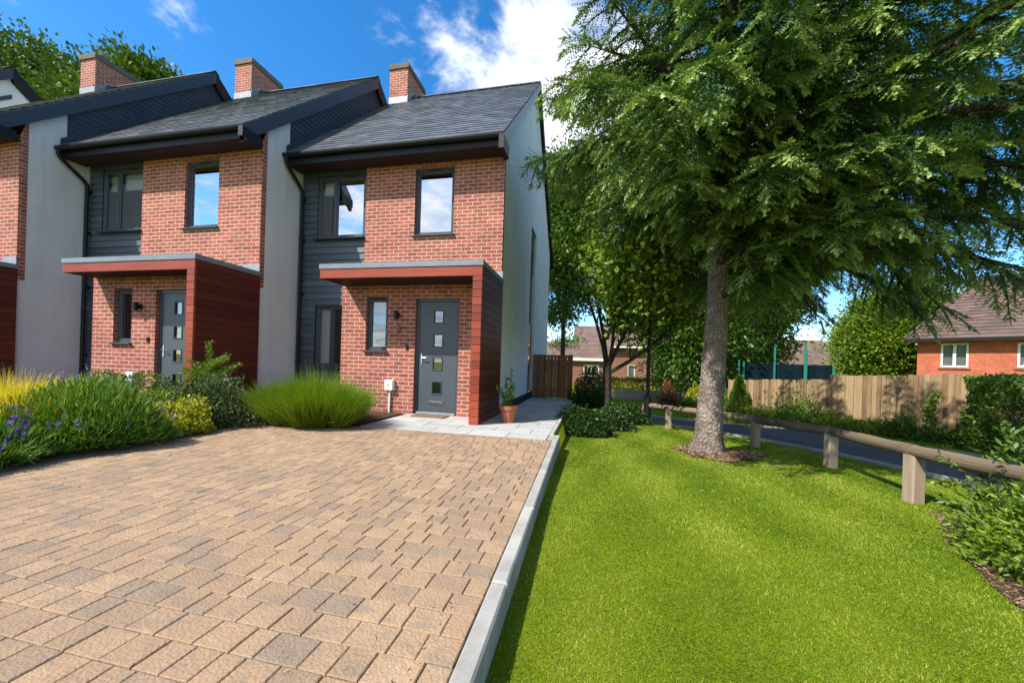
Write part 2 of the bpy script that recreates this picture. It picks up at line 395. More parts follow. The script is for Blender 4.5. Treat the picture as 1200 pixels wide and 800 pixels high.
def sheet(name, P2, Q2, mat, dz, nacross=10, smooth=True):
    """strip between two polylines of the same length, draped on the terrain"""
    P2 = np.array(P2, float); Q2 = np.array(Q2, float); V = []; n = len(P2)
    for i in range(n):
        for j in range(nacross + 1):
            p = P2[i] + (Q2[i] - P2[i]) * j / nacross; V.append((p[0], p[1], float(gz(*p)) + dz))
    F = [(i * (nacross + 1) + j, i * (nacross + 1) + j + 1, (i + 1) * (nacross + 1) + j + 1, (i + 1) * (nacross + 1) + j) for i in range(n - 1) for j in range(nacross)]
    return np_mesh(name, np.array(V), np.array(F), np.full(len(F), .5), mat, smooth=smooth)
def dense(poly, n):
    poly = np.array(poly, float); d = np.r_[0, np.cumsum(np.linalg.norm(np.diff(poly, axis=0), axis=1))]
    t = np.linspace(0, d[-1], n); return np.stack([np.interp(t, d, poly[:, i]) for i in range(poly.shape[1])], 1)

xs = np.unique(np.r_[[-900, -300, -120, -60, -35], np.arange(-24, -1, 1.0), [-.475, -.415], np.arange(-.25, 14.1, .25), [16, 19, 24, 32, 50, 90, 200, 500, 900]])
ys = np.unique(np.r_[[-400, -120, -40, -15, -6], np.arange(-2, 24.1, .3), [27, 32, 40, 60, 100, 200, 450, 1200]])
GX, GY = np.meshgrid(xs, ys); GZ = gz(GX, GY); nx, ny = len(xs), len(ys)
F = [(j * nx + i, j * nx + i + 1, (j + 1) * nx + i + 1, (j + 1) * nx + i) for j in range(ny - 1) for i in range(nx - 1)]
struct(np_mesh('ground', np.stack([GX.ravel(), GY.ravel(), GZ.ravel()], 1), np.array(F), np.full(len(F), .5), 'ground', smooth=False))

near_edge = dense([(6.2, -1), (5.2, 2.0), (4.55, 4.4), (4.33, 5.6), (3.98, 6.9), (3.4, 8.3), (2.25, 9.8), (1.0, 11.0), (-.6, 12.3), (-3, 14)], 60)
far_edge = dense([(9.5, 0), (8.3, 3.5), (7.75, 6.5), (7.3, 9.0), (6.7, 11.0), (5.5, 12.2), (4.3, 12.7), (2.2, 13.6), (0, 14.8), (-2.4, 17)], 60)
struct(sheet('road', near_edge, far_edge, 'road', .022, 14))
def strip_kerb(name, line, w, h, mat):
    mb = MB(); line = np.array(line)
    d = np.gradient(line, axis=0); nrm = np.stack([-d[:, 1], d[:, 0]], 1); nrm /= np.linalg.norm(nrm, axis=1, keepdims=True)
    a = line - nrm * w / 2; b = line + nrm * w / 2; z = gz(line[:, 0], line[:, 1])
    for i in range(len(line) - 1):
        v = random.random()
        p = [(*a[i], z[i] + h), (*b[i], z[i] + h), (*b[i + 1], z[i + 1] + h), (*a[i + 1], z[i + 1] + h)]
        q = [(x, y, zz - h - .05) for x, y, zz in p]
        mb.face(p, 0, v); mb.face([q[0], p[0], p[3], q[3]], 0, v); mb.face([p[1], q[1], q[2], p[2]], 0, v)
    return mb.build(name, mat)
struct(strip_kerb('kerb', near_edge, .10, .045, 'concrete'))
struct(strip_kerb('kerb', far_edge, .10, .05, 'concrete'))

# ------------------------------------------------------------------ driveway, kerb, paving
mb = MB(); mb.face([(-9, -2.5, -.012), (-.34, -2.5, -.012), (-.479, 5.0, -.012), (-9, 5.0, -.012)])
base = mb.build('driveway_base', 'sand'); struct(base)
def KX(y): return -.478 + (5.0 - y) * .0185          # inner line of the drive kerb
def left_limit(y): return np.interp(y, [-3, 1.5, 2.0, 2.9, 3.4, 4.15, 4.6, 5.1], [-6.5, -5.2, -4.75, -4.95, -5.05, -5.2, -5.1, -3.2])
mb = MB(); y = -1.6; row = 0
widths = [.095, .135, .17, .145, .155, .11]
while y < 4.96:
    h = .126; y1 = min(y + h, 4.975)
    x = KX((y + y1) / 2) - .006
    mb_w = .095 if row % 2 else .135
    x1 = x - mb_w; g = .0019
    def paver(xa, xb, ya, yb):
        dz = random.uniform(-.0014, .0014); a = random.random()
        v = .12 + .1 * random.random() if a < .09 else (.24 + .12 * random.random() if a < .25 else .38 + .45 * random.random())
        jx = random.uniform(-.0015, .0015)
        mb.bbox(xa + g + jx, xb - g + jx, ya + g, yb - g, -.05, dz, .0036, 0, v)
    paver(x1, x, y, y1); x = x1; lim = left_limit((y + y1) / 2) - .35
    while x > lim:
        w = random.choice(widths) * random.uniform(.97, 1.03); paver(x - w, x, y, y1); x -= w
    y += h; row += 1
struct(mb.build('driveway', 'paver'))
mb = MB(); y = -2.0
while y < 4.98:
    y1 = min(y + .914, 5.02); k0 = len(mb.v); mb.bbox(0, .076, y + .004, y1 - .004, -.32, .010 + random.uniform(-.002, .002), .009); mb.v[k0:] = [(p[0] + KX(p[1]), p[1], p[2]) for p in mb.v[k0:]]; y = y1
struct(mb.build('driveway_kerb', 'concrete'))

# grey paving: front step area and the path along the gable
mb = MB()
def slabs(x0, x1, y0, y1, w, h, z=.004):
    yy = y0; r = 0
    while yy < y1 - .02:
        hh = min(h, y1 - yy); xx = x1 + (w * .5 if r % 2 else 0)
        while xx > x0 + .01:
            a = max(xx - w, x0); b = min(xx, x1)
            if b - a > .03: mb.bbox(a + .0035, b - .0035, yy + .0035, yy + hh - .0035, -.06, z + random.uniform(-.0015, .0015), .004)
            xx -= w
        yy += hh; r += 1
slabs(-3.35, -.56, 5.0, 6.47, .56, .37)
slabs(-1.735, -.56, 6.475, 11.3, .60, .52)
struct(mb.build('paving', 'slab'))
mb = MB(); mb.box(-5.2, -.5, 4.99, 6.49, -.2, -.012, 0); mb.box(-1.9, -.52, 6.4, 11.4, -.2, -.0125, 0); struct(mb.build('paving_base', 'sand'))
mb = MB(); yy = 5.35
while yy < 11.2: mb.bbox(-.552, -.495, yy, yy + .597, -.3, .020, .006); yy += .6
mb.bbox(-.552, -.402, 5.03, 5.34, -.3, .008, .006)
struct(mb.build('path_kerb', 'concrete'))

# planting bed on the left (soil)
bl = [(-4.45, 1.0), (-4.75, 2.0), (-4.95, 2.9), (-5.05, 3.4), (-5.2, 4.15), (-5.0, 4.6), (-3.45, 5.03), (-3.4, 6.45)]
br = [(-16, .5), (-16, 2.0), (-16, 2.9), (-16, 3.4), (-16, 4.15), (-15, 4.9), (-12, 5.6), (-9, 7.3)]
Vs = np.array([(*p, .012) for p in bl] + [(*p, .012) for p in br]); n = len(bl)
struct(np_mesh('flower_bed', Vs, np.array([(i, i + 1, n + i + 1, n + i) for i in range(n - 1)]), np.full(n - 1, .5), 'soil'))

# ------------------------------------------------------------------ houses
W = 4.66
def zroof(y): return 5.245 + (y + .47) * .95 if y <= 3.73 else 9.235 - (y - 3.73) * .83
def wall_holes(mb, x0, x1, z0, z1, y, holes, depth=.1, mi=0):
    xsb = sorted({x0, x1, *[h[0] for h in holes], *[h[1] for h in holes]}); zsb = sorted({z0, z1, *[h[2] for h in holes], *[h[3] for h in holes]})
    for a, b in zip(xsb, xsb[1:]):
        for c, d in zip(zsb, zsb[1:]):
            mx, mz = (a + b) / 2, (c + d) / 2
            if any(h[0] < mx < h[1] and h[2] < mz < h[3] for h in holes): continue
            mb.face([(a, y, c), (b, y, c), (b, y, d), (a, y, d)], mi, .5)
    for a, b, c, d in holes:
        Y = y + depth
        mb.face([(a, y, c), (a, Y, c), (a, Y, d), (a, y, d)], mi, .5); mb.face([(b, y, d), (b, Y, d), (b, Y, c), (b, y, c)], mi, .5)
        mb.face([(a, y, d), (a, Y, d), (b, Y, d), (b, y, d)], mi, .5); mb.face([(b, y, c), (b, Y, c), (a, Y, c), (a, y, c)], mi, .5)

def window(root, uvo, x0, x1, z0, z1, y, glass='glass', mullion=None, blind=0, vent=True, sill=True, lamp=False, curtain=False, stand=0.0):
    """y = wall face; the frame sits recessed in the opening; stand > 0 lets the frame stand proud (cladding)"""
    yf = y + .065 - stand; b = .055; mb = MB()
    mb.fbox(x0, x0 + b, yf, yf + .06, z0, z1); mb.fbox(x1 - b, x1, yf, yf + .06, z0, z1)
    mb.fbox(x0 + b, x1 - b, yf, yf + .06, z1 - b, z1); mb.fbox(x0 + b, x1 - b, yf, yf + .06, z0, z0 + b)
    cells = [(x0 + b, x1 - b)]
    if mullion: mb.fbox(mullion - b * .5, mullion + b * .5, yf, yf + .06, z0 + b, z1 - b); cells = [(x0 + b, mullion - b * .5), (mullion + b * .5, x1 - b)]
    for a, c in cells:      # sash
        s = .028
        mb.fbox(a, a + s, yf + .012, yf + .05, z0 + b, z1 - b); mb.fbox(c - s, c, yf + .012, yf + .05, z0 + b, z1 - b)
        mb.fbox(a + s, c - s, yf + .012, yf + .05, z1 - b - s, z1 - b); mb.fbox(a + s, c - s, yf + .012, yf + .05, z0 + b, z0 + b + s)
    fr = mb.build('window', 'frame', root)
    g = MB()
    for i, (a, c) in enumerate(cells): g.face([(a + .028, yf + .034, z0 + b + .028), (c - .028, yf + .034, z0 + b + .028), (c - .028, yf + .034, z1 - b - .028), (a + .028, yf + .034, z1 - b - .028)], i if isinstance(glass, tuple) else 0)
    g.build('pane', list(glass) if isinstance(glass, tuple) else glass, fr)
    if sill:
        s = MB(); s.fbox(x0 - .03, x1 + .03, y - .055 - stand, yf + .06, z0 - .035, z0 - .003, .008); s.build('sill', 'anthracite', fr)
    if vent:
        s = MB(); c = (cells[-1][0] + cells[-1][1]) / 2; s.fbox(c - .16 if c - .16 > cells[-1][0] else cells[-1][0] + .03, min(c + .16, cells[-1][1] - .03), yf - .008, yf + .002, z1 - .042, z1 - .016); s.build('vent', 'black', fr)
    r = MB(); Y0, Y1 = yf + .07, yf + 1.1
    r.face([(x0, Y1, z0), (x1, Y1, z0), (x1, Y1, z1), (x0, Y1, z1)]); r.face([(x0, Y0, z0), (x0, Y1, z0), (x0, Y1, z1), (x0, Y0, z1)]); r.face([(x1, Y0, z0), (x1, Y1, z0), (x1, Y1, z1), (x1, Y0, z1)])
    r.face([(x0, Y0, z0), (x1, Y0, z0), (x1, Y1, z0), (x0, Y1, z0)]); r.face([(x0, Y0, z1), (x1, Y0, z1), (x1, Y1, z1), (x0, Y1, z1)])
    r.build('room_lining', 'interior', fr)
    if blind:
        s = MB(); s.box(x0 + .03, x1 - .03, yf + .10, yf + .106, z1 - b - blind, z1 - b); s.tube([(x0 + .03, yf + .103, z1 - b - blind), (x1 - .03, yf + .103, z1 - b - blind)], .012); s.build('blind', 'blind', fr)
    if curtain:
        pts = []; nn = 14
        for i in range(nn + 1): pts.append((x0 + .04 + .24 * i / nn, yf + .13 + .018 * math.sin(i * 1.9), 0))
        s = MB()
        for p, q in zip(pts, pts[1:]): s.face([(p[0], p[1], z0), (q[0], q[1], z0), (q[0], q[1], z1), (p[0], p[1], z1)])
        s.build('curtain', 'blind', fr)
    if lamp:
        s = MB(); cx = (mullion or x0) + .13; s.tube([(cx, yf + .35, z1 - .05), (cx, yf + .35, z1 - .3)], .006, 6); s.lathe(cx, yf + .35, [(.035, z1 - .18), (.15, z1 - .42)], 16); s.build('ceiling_lamp', 'zinc', fr)
    return fr

def clad_rows(mb, x0, x1, z0, z1, y, holes, pitch=.142, mi=0):
    zb = list(np.arange(z0, z1, pitch)) + [z1]
    for za, zc in zip(zb, zb[1:]):
        xc = x0; cuts = [x0]
        while xc < x1: xc += random.uniform(1.1, 2.6); cuts.append(min(xc, x1))
        sub = sorted({za, zc, *[h[2] for h in holes if za < h[2] < zc], *[h[3] for h in holes if za < h[3] < zc]})
        for xa, xb in zip(cuts, cuts[1:]):
            v = random.random()
            for a, c in zip(sub, sub[1:]):
                iv = [(xa, xb)]
                for h in holes:
                    if h[2] < (a + c) / 2 < h[3]:
                        iv = [q for (p0, p1) in iv for q in ((p0, min(p1, h[0])), (max(p0, h[1]), p1)) if q[1] - q[0] > .005]
                o = lambda z: y - .020 * (1 - (z - za) / pitch) - .006
                for p0, p1 in iv:
                    mb.face([(p0, o(a), a), (p1, o(a), a), (p1, o(c), c), (p0, o(c), c)], mi, v)
                    if a == za: mb.face([(p0, y, a), (p1, y, a), (p1, o(a), a), (p0, o(a), a)], mi, v)

def house(label, ox, oy, end=False, style=0):
    py, fy = (-.685, -1.41) if end else (-.76, -1.24)      # porch wall and canopy front
    root = thing('terraced_house', label, 'house', (ox, oy, 0), 0, 'stepped terrace of brick houses')
    uo = (ox * 1.37, oy * .61)
    hw = (-1.886, -1.03, 3.58, 4.957); hw2 = (-4.23, -3.045, 3.61, 4.97); hg = (-4.22, -3.06, .80, 2.157)
    hs = (-2.474, -2.024, 1.17, 2.19); hd = (-1.454, -.59, .012, 2.16)
    # brick: upper storey, porch storey
    mb = MB(); wall_holes(mb, -3.02, 0, 2.35, 5.19, 0, [hw])
    mb.face([(0, 0, 2.35), (0, .115, 2.35), (0, .115, 5.6), (0, 0, 5.19)]); mb.face([(-3.02, .09, 2.35), (-3.02, 0, 2.35), (-3.02, 0, 5.19), (-3.02, .09, 5.19)])
    mb.build('brick_wall', 'brick', root, uvoff=uo)
    mb = MB(); wall_holes(mb, -3.005, -.118, 0, 2.52, py, [hs, hd])
    mb.face([(-3.005, .09, 0), (-3.005, py, 0), (-3.005, py, 2.52), (-3.005, .09, 2.52)])
    mb.build('porch_wall', 'brick', root, uvoff=(uo[0] + .07, uo[1] + .02))
    # cladding bay
    mb = MB(); clad_rows(mb, -4.62, -3.022, .16, 5.19, .07, [hw2, hg]); mb.face([(-4.66, .085, 0), (-3.02, .085, 0), (-3.02, .085, .17), (-4.66, .085, .17)])
    for h in (hw2, hg):
        a, b, c, d = h; y, Y = .05, .17
        mb.face([(a, y, c), (a, Y, c), (a, Y, d), (a, y, d)], 1); mb.face([(b, y, d), (b, Y, d), (b, Y, c), (b, y, c)], 1); mb.face([(a, y, d), (a, Y, d), (b, Y, d), (b, y, d)], 1); mb.face([(a, y, c), (b, y, c), (b, Y, c), (a, Y, c)], 1)
    mb.build('cladding', ['cladding', 'anthracite'], root)
    # rendered gable wall(s), plinth
    def gable(mb, y0, y1, z0, x, mi=0):
        yy = sorted({y0, y1, *([3.73] if y0 < 3.73 < y1 else [])})
        top = [(x, b, zroof(b) - .06) for b in reversed(yy)]
        mb.face([(x, y0, z0), (x, y1, z0)] + top, mi, .5)
    mb = MB(); RY = 8.0
    if end:
        gable(mb, .115, 3.42, .17, 0)
        gable(mb, 4.36, RY, .17, 0)
        mb.face([(0, 3.42, 4.95), (0, 4.36, 4.95), (0, 4.36, zroof(4.36) - .06), (0, 3.73, zroof(3.73) - .06), (0, 3.42, zroof(3.42) - .06)], 0, .5)
        for yy in (3.42, 4.36): mb.face([(-.12, yy, .17), (0, yy, .17), (0, yy, 4.95), (-.12, yy, 4.95)])
        mb.face([(-.12, 3.42, 4.95), (0, 3.42, 4.95), (0, 4.36, 4.95), (-.12, 4.36, 4.95)])
        mb.face([(0, (py + .002), 0), (0, .115, 0), (0, .115, 2.35), (0, (py + .002), 2.35)])
    else:
        gable(mb, .115, .66, 0, 0); mb.face([(0, (py + .002), 0), (0, .115, 0), (0, .115, 2.35), (0, (py + .002), 2.35)])
        mb.face([(0, .66, 0), (0, 1.4, 0), (0, 1.4, 5.36), (0, .66, 5.36)], 0, .5)
    mb.build('render_wall', 'render', root)
    if end:
        mb = MB(); mb.box(-.05, .012, .1, RY, -.3, .17); mb.build('plinth', 'black', root)
        mb = MB()
        for k in range(34):
            z = .17 + k * .14
            if z + .14 > 4.95: break
            mb.face([(-.09, 3.42, z), (-.09, 4.36, z), (-.115, 4.36, z + .14), (-.115, 3.42, z + .14)]); mb.face([(-.115, 3.42, z), (-.115, 4.36, z), (-.09, 4.36, z), (-.09, 3.42, z)])
        sc = mb.build('slot_cladding', 'cladding', root)
        for z0, z1 in ((.95, 2.2), (3.75, 4.9)):
            s = MB(); s.box(-.10, -.055, 3.46, 4.32, z0, z1); w = s.build('window', 'frame', root)
            s = MB(); s.face([(-.052, 3.53, z0 + .07), (-.052, 4.25, z0 + .07), (-.052, 4.25, z1 - .07), (-.052, 3.53, z1 - .07)]); s.build('pane', 'glass_dark', w)
    else:
        mb = MB()     # hung slates on the flank that shows above the lower roof next door
        for k in range(60 if style < 2 else 0):
            z = 4.2 + k * .115
            for j in range(40):
                ya = .665 + (j - (k % 2) * .5) * .20; yb = ya + .196; ya = max(ya, .665)
                if yb < ya + .03: continue
                zt = min(zroof(ya), zroof(yb)) - .06
                if z > zt: continue
                if z < max(5.22, 5.245 + (ya - .985 + .47) * .95 - .16): continue
                z1 = min(z + .13, zt); v = random.random()
                mb.face([(.020, ya, z), (.020, yb, z), (.006, yb, z1), (.006, ya, z1)], 0, v); mb.face([(0, ya, z), (0, yb, z), (.02, yb, z), (.02, ya, z)], 0, v)
        yy = [.662, .80, 1.4, 3.73, 6, 8.0]; lo = [max(5.2, 5.245 + min(y_ - .985 + .47, 4.2) * .95 - .2) if y_ < 5 else 3 for y_ in yy]
        for q in range(5): mb.face([(.004, yy[q], lo[q]), (.004, yy[q + 1], lo[q + 1]), (.004, yy[q + 1], zroof(yy[q + 1]) - .06), (.004, yy[q], zroof(yy[q]) - .06)])
        mb.build('upper_flank' if style == 2 else 'slate_cladding', 'render' if style == 2 else 'slate_hung', root)
        mb = MB(); dy = .985     # lead flashing along the neighbour's roof
        for k in range(20):
            a, b = .55 + k * .16, .55 + (k + 1) * .16
            za, zb = 5.245 + (a - dy + .47) * .95 + .03, 5.245 + (b - dy + .47) * .95 + .03
            mb.face([(.026, a, za), (.026, b, zb), (.026, b, zb + .13), (.026, a, za + .13)])
        mb.build('roof_flashing', 'anthracite', root)
    mb = MB(); mb.face([(-W, RY, 0), (0, RY, 0), (0, RY, 5.6), (-W, RY, 5.6)]); gable(mb, .1, RY, 0, -W + .002)
    mb.build('rear_wall', 'render', root)
    # roof: individual slates on the front slope
    mb = MB(); x0, x1 = -W + .03, .085
    L = math.hypot(4.2, 3.99); ex = .205; nrow = int(L / ex) + 1
    uy, uz = 4.2 / L, 3.99 / L; ny_, nz_ = -uz, uy
    for r in range(nrow):
        a = r * ex; b = min(a + ex + .05, L); xx = x0 - (.15 if r % 2 else 0)
        while xx < x1:
            xa, xb = max(xx, x0), min(xx + .296, x1); xx += .30
            if xb - xa < .02: continue
            t0 = .024 + random.uniform(-.003, .003); t1 = .006; v = random.random()
            P = lambda x, s, h: (x, -.47 + uy * s + ny_ * h, 5.245 + uz * s + nz_ * h)
            mb.face([P(xa, a, t0), P(xb, a, t0), P(xb, b, t1), P(xa, b, t1)], 0, v)
            mb.face([P(xa, a, 0), P(xb, a, 0), P(xb, a, t0), P(xa, a, t0)], 0, v)
    mb.face([(x0, -.47, 5.24), (x1, -.47, 5.24), (x1, 3.73, 9.23), (x0, 3.73, 9.23)]); mb.face([(x0, 8.45, zroof(8.45)), (x0, 3.73, 9.24), (x1, 3.73, 9.24), (x1, 8.45, zroof(8.45))])
    mb.face([(x1, -.47, 5.19), (x1, -.47, 5.25), (x1, 3.73, 9.24), (x1, 3.73, 9.18)])
    rf = mb.build('roof', 'slate', root)
    mb = MB(); xx = x0
    while xx < x1 - .02:
        xb = min(xx + .45, x1); v = random.random()
        for s0, s1 in (((3.73 - .12, 9.245 - .085), (3.73 - .05, 9.245 - .005)), ((3.68, 9.24), (3.73, 9.262)), ((3.73, 9.262), (3.78, 9.24)), ((3.78, 9.24), (3.85, 9.16))):
            mb.face([(xx, s0[0], s0[1] + .03), (xb - .006, s0[0], s0[1] + .03), (xb - .006, s1[0], s1[1] + .03), (xx, s1[0], s1[1] + .03)], 0, v)
        xx = xb
    mb.build('ridge_tile', 'slate', rf)
    # barge boards on the right verge
    mb = MB(); bw = .20 if end else .30; vx0, vx1 = .006, .10
    def barge(ya, yb, lo):
        za, zb = zroof(ya) - .012, zroof(yb) - .012
        q = [(ya, za - lo), (yb, zb - lo), (yb, zb), (ya, za)]
        mb.face([(vx1, *p) for p in q]); mb.face([(vx0, *p) for p in reversed(q)]); mb.face([(vx0, *q[0]), (vx0, *q[1]), (vx1, *q[1]), (vx1, *q[0])]); mb.face([(vx0, *q[3]), (vx1, *q[3]), (vx1, *q[2]), (vx0, *q[2])])
    barge(-.50, 3.73, bw); mb.build('barge_board', 'zinc' if end else 'anthracite', root)
    mb = MB(); barge(3.73, 8.5, bw + .10); mb.build('barge_board', 'black', root)  # black stands in for shade on the rear run of the verge board
    mb = MB(); mb.box(vx0 - .002, vx1 + .003, -.53, -.10, 4.93 if end else 5.0, 5.185); mb.build('eaves_box', 'black', root)
    # eaves: fascia, soffit, gutter, downpipe
    mb = MB(); mb.box(-W + .01, .0, -.41, -.385, 5.03, 5.22); mb.build('fascia', 'black', root)
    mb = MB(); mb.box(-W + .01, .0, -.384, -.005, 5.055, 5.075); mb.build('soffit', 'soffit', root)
    mb = MB(); k = 10
    for i in range(k):
        a, b = math.pi + math.pi * i / k, math.pi + math.pi * (i + 1) / k
        p = lambda t, x: (x, -.468 + .056 * math.cos(t), 5.215 + .06 * math.sin(t))
        mb.face([p(a, -W - .03), p(a, .09), p(b, .09), p(b, -W - .03)]); mb.face([(-W - .03, -.468, 5.215), p(b, -W - .03), p(a, -W - .03)]); mb.face([(.09, -.468, 5.215), p(a, .09), p(b, .09)])
    mb.face([(-W - .03, -.527, 5.215), (.09, -.527, 5.215), (.09, -.527, 5.235), (-W - .03, -.527, 5.235)])
    mb.build('gutter', 'black', root)
    mb = MB(); px = -W + .085
    mb.tube([(px, -.49, 5.16), (px, -.49, 5.08), (px, -.44, 5.0), (px, -.08, 4.72), (px, -.02, 4.64), (px, -.02, 4.5), (px, -.02, .02)], .036, 10)
    for z in (.9, 2.4, 3.6, 4.5): mb.box(px - .05, px + .05, -.03, .06, z - .02, z + .02)
    mb.build('downpipe', 'black', root, smooth=False)
    # chimney
    cx0, cx1, cy0, cy1 = -4.55, -3.95, 3.32, 4.45; ct = 10.06
    mb = MB(); mb.box(cx0, cx1, cy0, cy1, 8.0, ct - .17); ch = mb.build('chimney', 'brick', root, uvoff=(uo[0] + .3, uo[1]))
    mb = MB(); mb.box(cx0 - .035, cx1 + .035, cy0 - .035, cy1 + .035, ct - .165, ct - .06); mb.box(cx0 - .02, cx1 + .02, cy0 - .02, cy1 + .02, ct - .058, ct); mb.build('chimney_cap', 'stone_cap', ch)
    mb = MB(); mb.box(cx0 - .012, cx1 + .012, cy0 - .012, cy0 + .1, 8.5, zroof(cy0) + .2)
    for i in range(4):
        ya = cy0 + i * .11; zz = min(zroof(ya + .11), 9.24) + .16
        mb.box(cx1 - .05, cx1 + .014, ya, ya + .11, 8.7, zz)
    mb.build('lead_flashing', 'lead', ch)
    mb = MB(); mb.tube([(cx1 + .12, cy0 + .25, zroof(cy0 + .25) + .07), (cx1 + .12, cy1 - .2, 9.2)], .09, 10); mb.build('ridge_roll', 'anthracite', ch)
    if end:
        mb = MB(); mb.tube([(cx0 - .05, cy0 + .2, 9.0), (cx0 - .05, cy0 + .2, 9.52), (cx0 - .02, cy0 + .2, 9.52)], .012, 6); mb.lathe(cx0 - .05, cy0 + .2, [(.0, 9.46), (.05, 9.48), (.05, 9.52), (0, 9.55)], 10); mb.build('aerial_stub', 'black', ch)
    # windows
    window(root, uo, *hw, 0, 'glass')
    if style == 0: window(root, uo, *hw2, .05, ('glass_dim', 'glass'), mullion=-3.80, blind=.30, lamp=True, stand=.05)
    else: window(root, uo, *hw2, .05, 'glass_dim', mullion=-3.80, blind=.36, stand=.05)
    window(root, uo, *hg, .05, 'glass_dim', mullion=-3.82, curtain=True, stand=.03, vent=False)
    window(root, uo, *hs, py, 'glass_dim')
    # door
    a, b, z0, z1 = hd; y = py + .06; mb = MB()
    mb.fbox(a, a + .055, y, y + .07, z0, z1); mb.fbox(b - .055, b, y, y + .07, z0, z1); mb.fbox(a + .055, b - .055, y, y + .07, z1 - .055, z1)
    df = mb.build('door_frame', 'frame', root)
    s = MB(); s.fbox(a + .05, b - .05, y - .035, y + .07, .012, .05); s.build('threshold', 'lead', df)
    mb = MB(); da, db = a + .060, b - .060; dz0, dz1 = .055, z1 - .060; w = .165; cx = (a + b) / 2 + .0; yf = y + .015
    zs = [z0 + (z1 - z0) * f for f in (.187, .398, .604, .808)]; zs = [z1 - (z1 - z0) * f for f in (.153, .360, .562, .770)]
    holes = [(cx - w / 2, cx + w / 2, z - .105, z + .105) for z in zs]
    wall_holes(mb, da, db, dz0, dz1, yf, holes, .03)
    dr = mb.build('door', 'door', root)
    for h in holes:
        fr = MB(); gl = MB(); p, q, c, d = h; k = .02
        for bx in ((p - k, p, c - k, d + k), (q, q + k, c - k, d + k), (p, q, d, d + k), (p, q, c - k, c)): fr.fbox(bx[0], bx[1], yf - .010, yf, bx[2], bx[3], .004)
        gl.face([(p, yf + .02, c), (q, yf + .02, c), (q, yf + .02, d), (p, yf + .02, d)])
        fr.build('glazing_bead', 'frame', dr); gl.build('glazing', 'glass_dim', dr)
    s = MB(); s.face([(da, yf + .2, dz0), (db, yf + .2, dz0), (db, yf + .2, dz1), (da, yf + .2, dz1)]); s.build('hall_lining', 'interior', dr)
    s = MB(); hx = da + .055; s.fbox(hx - .014, hx + .014, yf - .012, yf, .92, 1.14, .004); s.tube([(hx, yf - .01, 1.06), (hx, yf - .05, 1.06), (hx + .02, yf - .055, 1.06), (hx + .115, yf - .055, 1.06)], .0095, 8); s.tube([(hx, yf - .012, .97), (hx, yf - .02, .97)], .011, 8); s.build('handle', 'steel', dr)
    s = MB(); s.fbox(cx - .15, cx + .13, yf - .012, yf, .195, .255, .005); s.box(cx - .13, cx + .11, yf - .018, yf - .012, .208, .242); s.build('letterbox', 'steel', dr)
    # porch canopy
    cx0 = -2.93
    mb = MB(); mb.fbox(cx0, .04, fy, fy + .03, 2.39, 2.552, .004, 0, .6); mb.box(cx0, cx0 + .03, fy + .031, (py - .001), 2.39, 2.552); pc = mb.build('canopy', 'timber_red', root)
    mb = MB(); mb.box(cx0 - .012, .052, fy - .012, .0, 2.555, 2.64); mb.build('canopy_trim', 'zinc', pc)
    mb = MB()
    nb = 8
    for i in range(nb): mb.box(cx0 + .032, -.12, fy + .032 + i * .086, fy + .032 + (i + 1) * .086 - .004, 2.40, 2.42)
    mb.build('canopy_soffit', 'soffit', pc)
    mb = MB(); k = 0; z = .0
    while z < 2.38:
        z1 = min(z + .128, 2.388); v = random.random()
        mb.fbox(-.117, .042, fy - .004, fy + .03, z + .003, z1 - .003, .004, 0, v); z = z1
    mb.build('post', 'timber_red', pc)
    mb = MB(); z = .0; mb.box(-.100, .030, fy + .028, -.001, .0, 2.55, 1)
    while z < 2.54:
        z1 = min(z + .128, 2.552); v = random.random()
        mb.box(.030, .042, fy + .0315, -.002, z + .004, z1 - .004, 0, v); mb.box(-.117, -.10, fy + .0315, (py - .001), z + .004, z1 - .004, 0, v); z = z1
    mb.build('side_panel', ['timber_red_shaded', 'black'], pc)
    mb = MB(); mb.box(-.36, .03, -.02, -.004, 2.645, 2.80); mb.build('canopy_flashing', 'lead', pc)
    # wall light, bell, meter box
    wy = py; s = MB(); s.lathe(-1.80, wy - .09, [(0, 1.76), (.036, 1.76), (.036, 1.92), (0, 1.92)], 14); s.box(-1.83, -1.77, wy - .07, wy + .002, 1.80, 1.88); s.build('wall_light', 'black', root)
    s = MB(); s.fbox(-1.625, -1.575, wy - .022, wy, 1.20, 1.28, .004); s.tube([(-1.6, wy - .03, 1.245), (-1.6, wy - .02, 1.245)], .012, 8); s.build('doorbell', 'black', root)
    s = MB(); s.fbox(-2.0, -1.83, wy - .085, wy, .43, .63, .008); mbx = s.build('meter_box', 'white', root)
    s = MB(); s.tube([(-1.915, wy - .03, .43), (-1.915, wy - .03, .0)], .020, 8); s.build('pipe', 'white', mbx)
    s = MB(); s.tube([(-1.925, wy - .092, .53), (-1.925, wy - .085, .53)], .014, 10); s.build('lock', 'zinc', mbx)
    return root
house('end terrace house with bare grey render gable, potted plant beside its porch', -1.78, 7.155, True, 0)
house('middle terrace house with white roller blinds upstairs, behind the dark rounded shrub', -6.435, 6.17, False, 1)
house('terrace house at the left edge, showing only its flank and red porch side', -11.09, 5.185, False, 1)

house('farthest terrace house, only a sliver of its white flank at the left edge', -17.0, 4.0, False, 2)
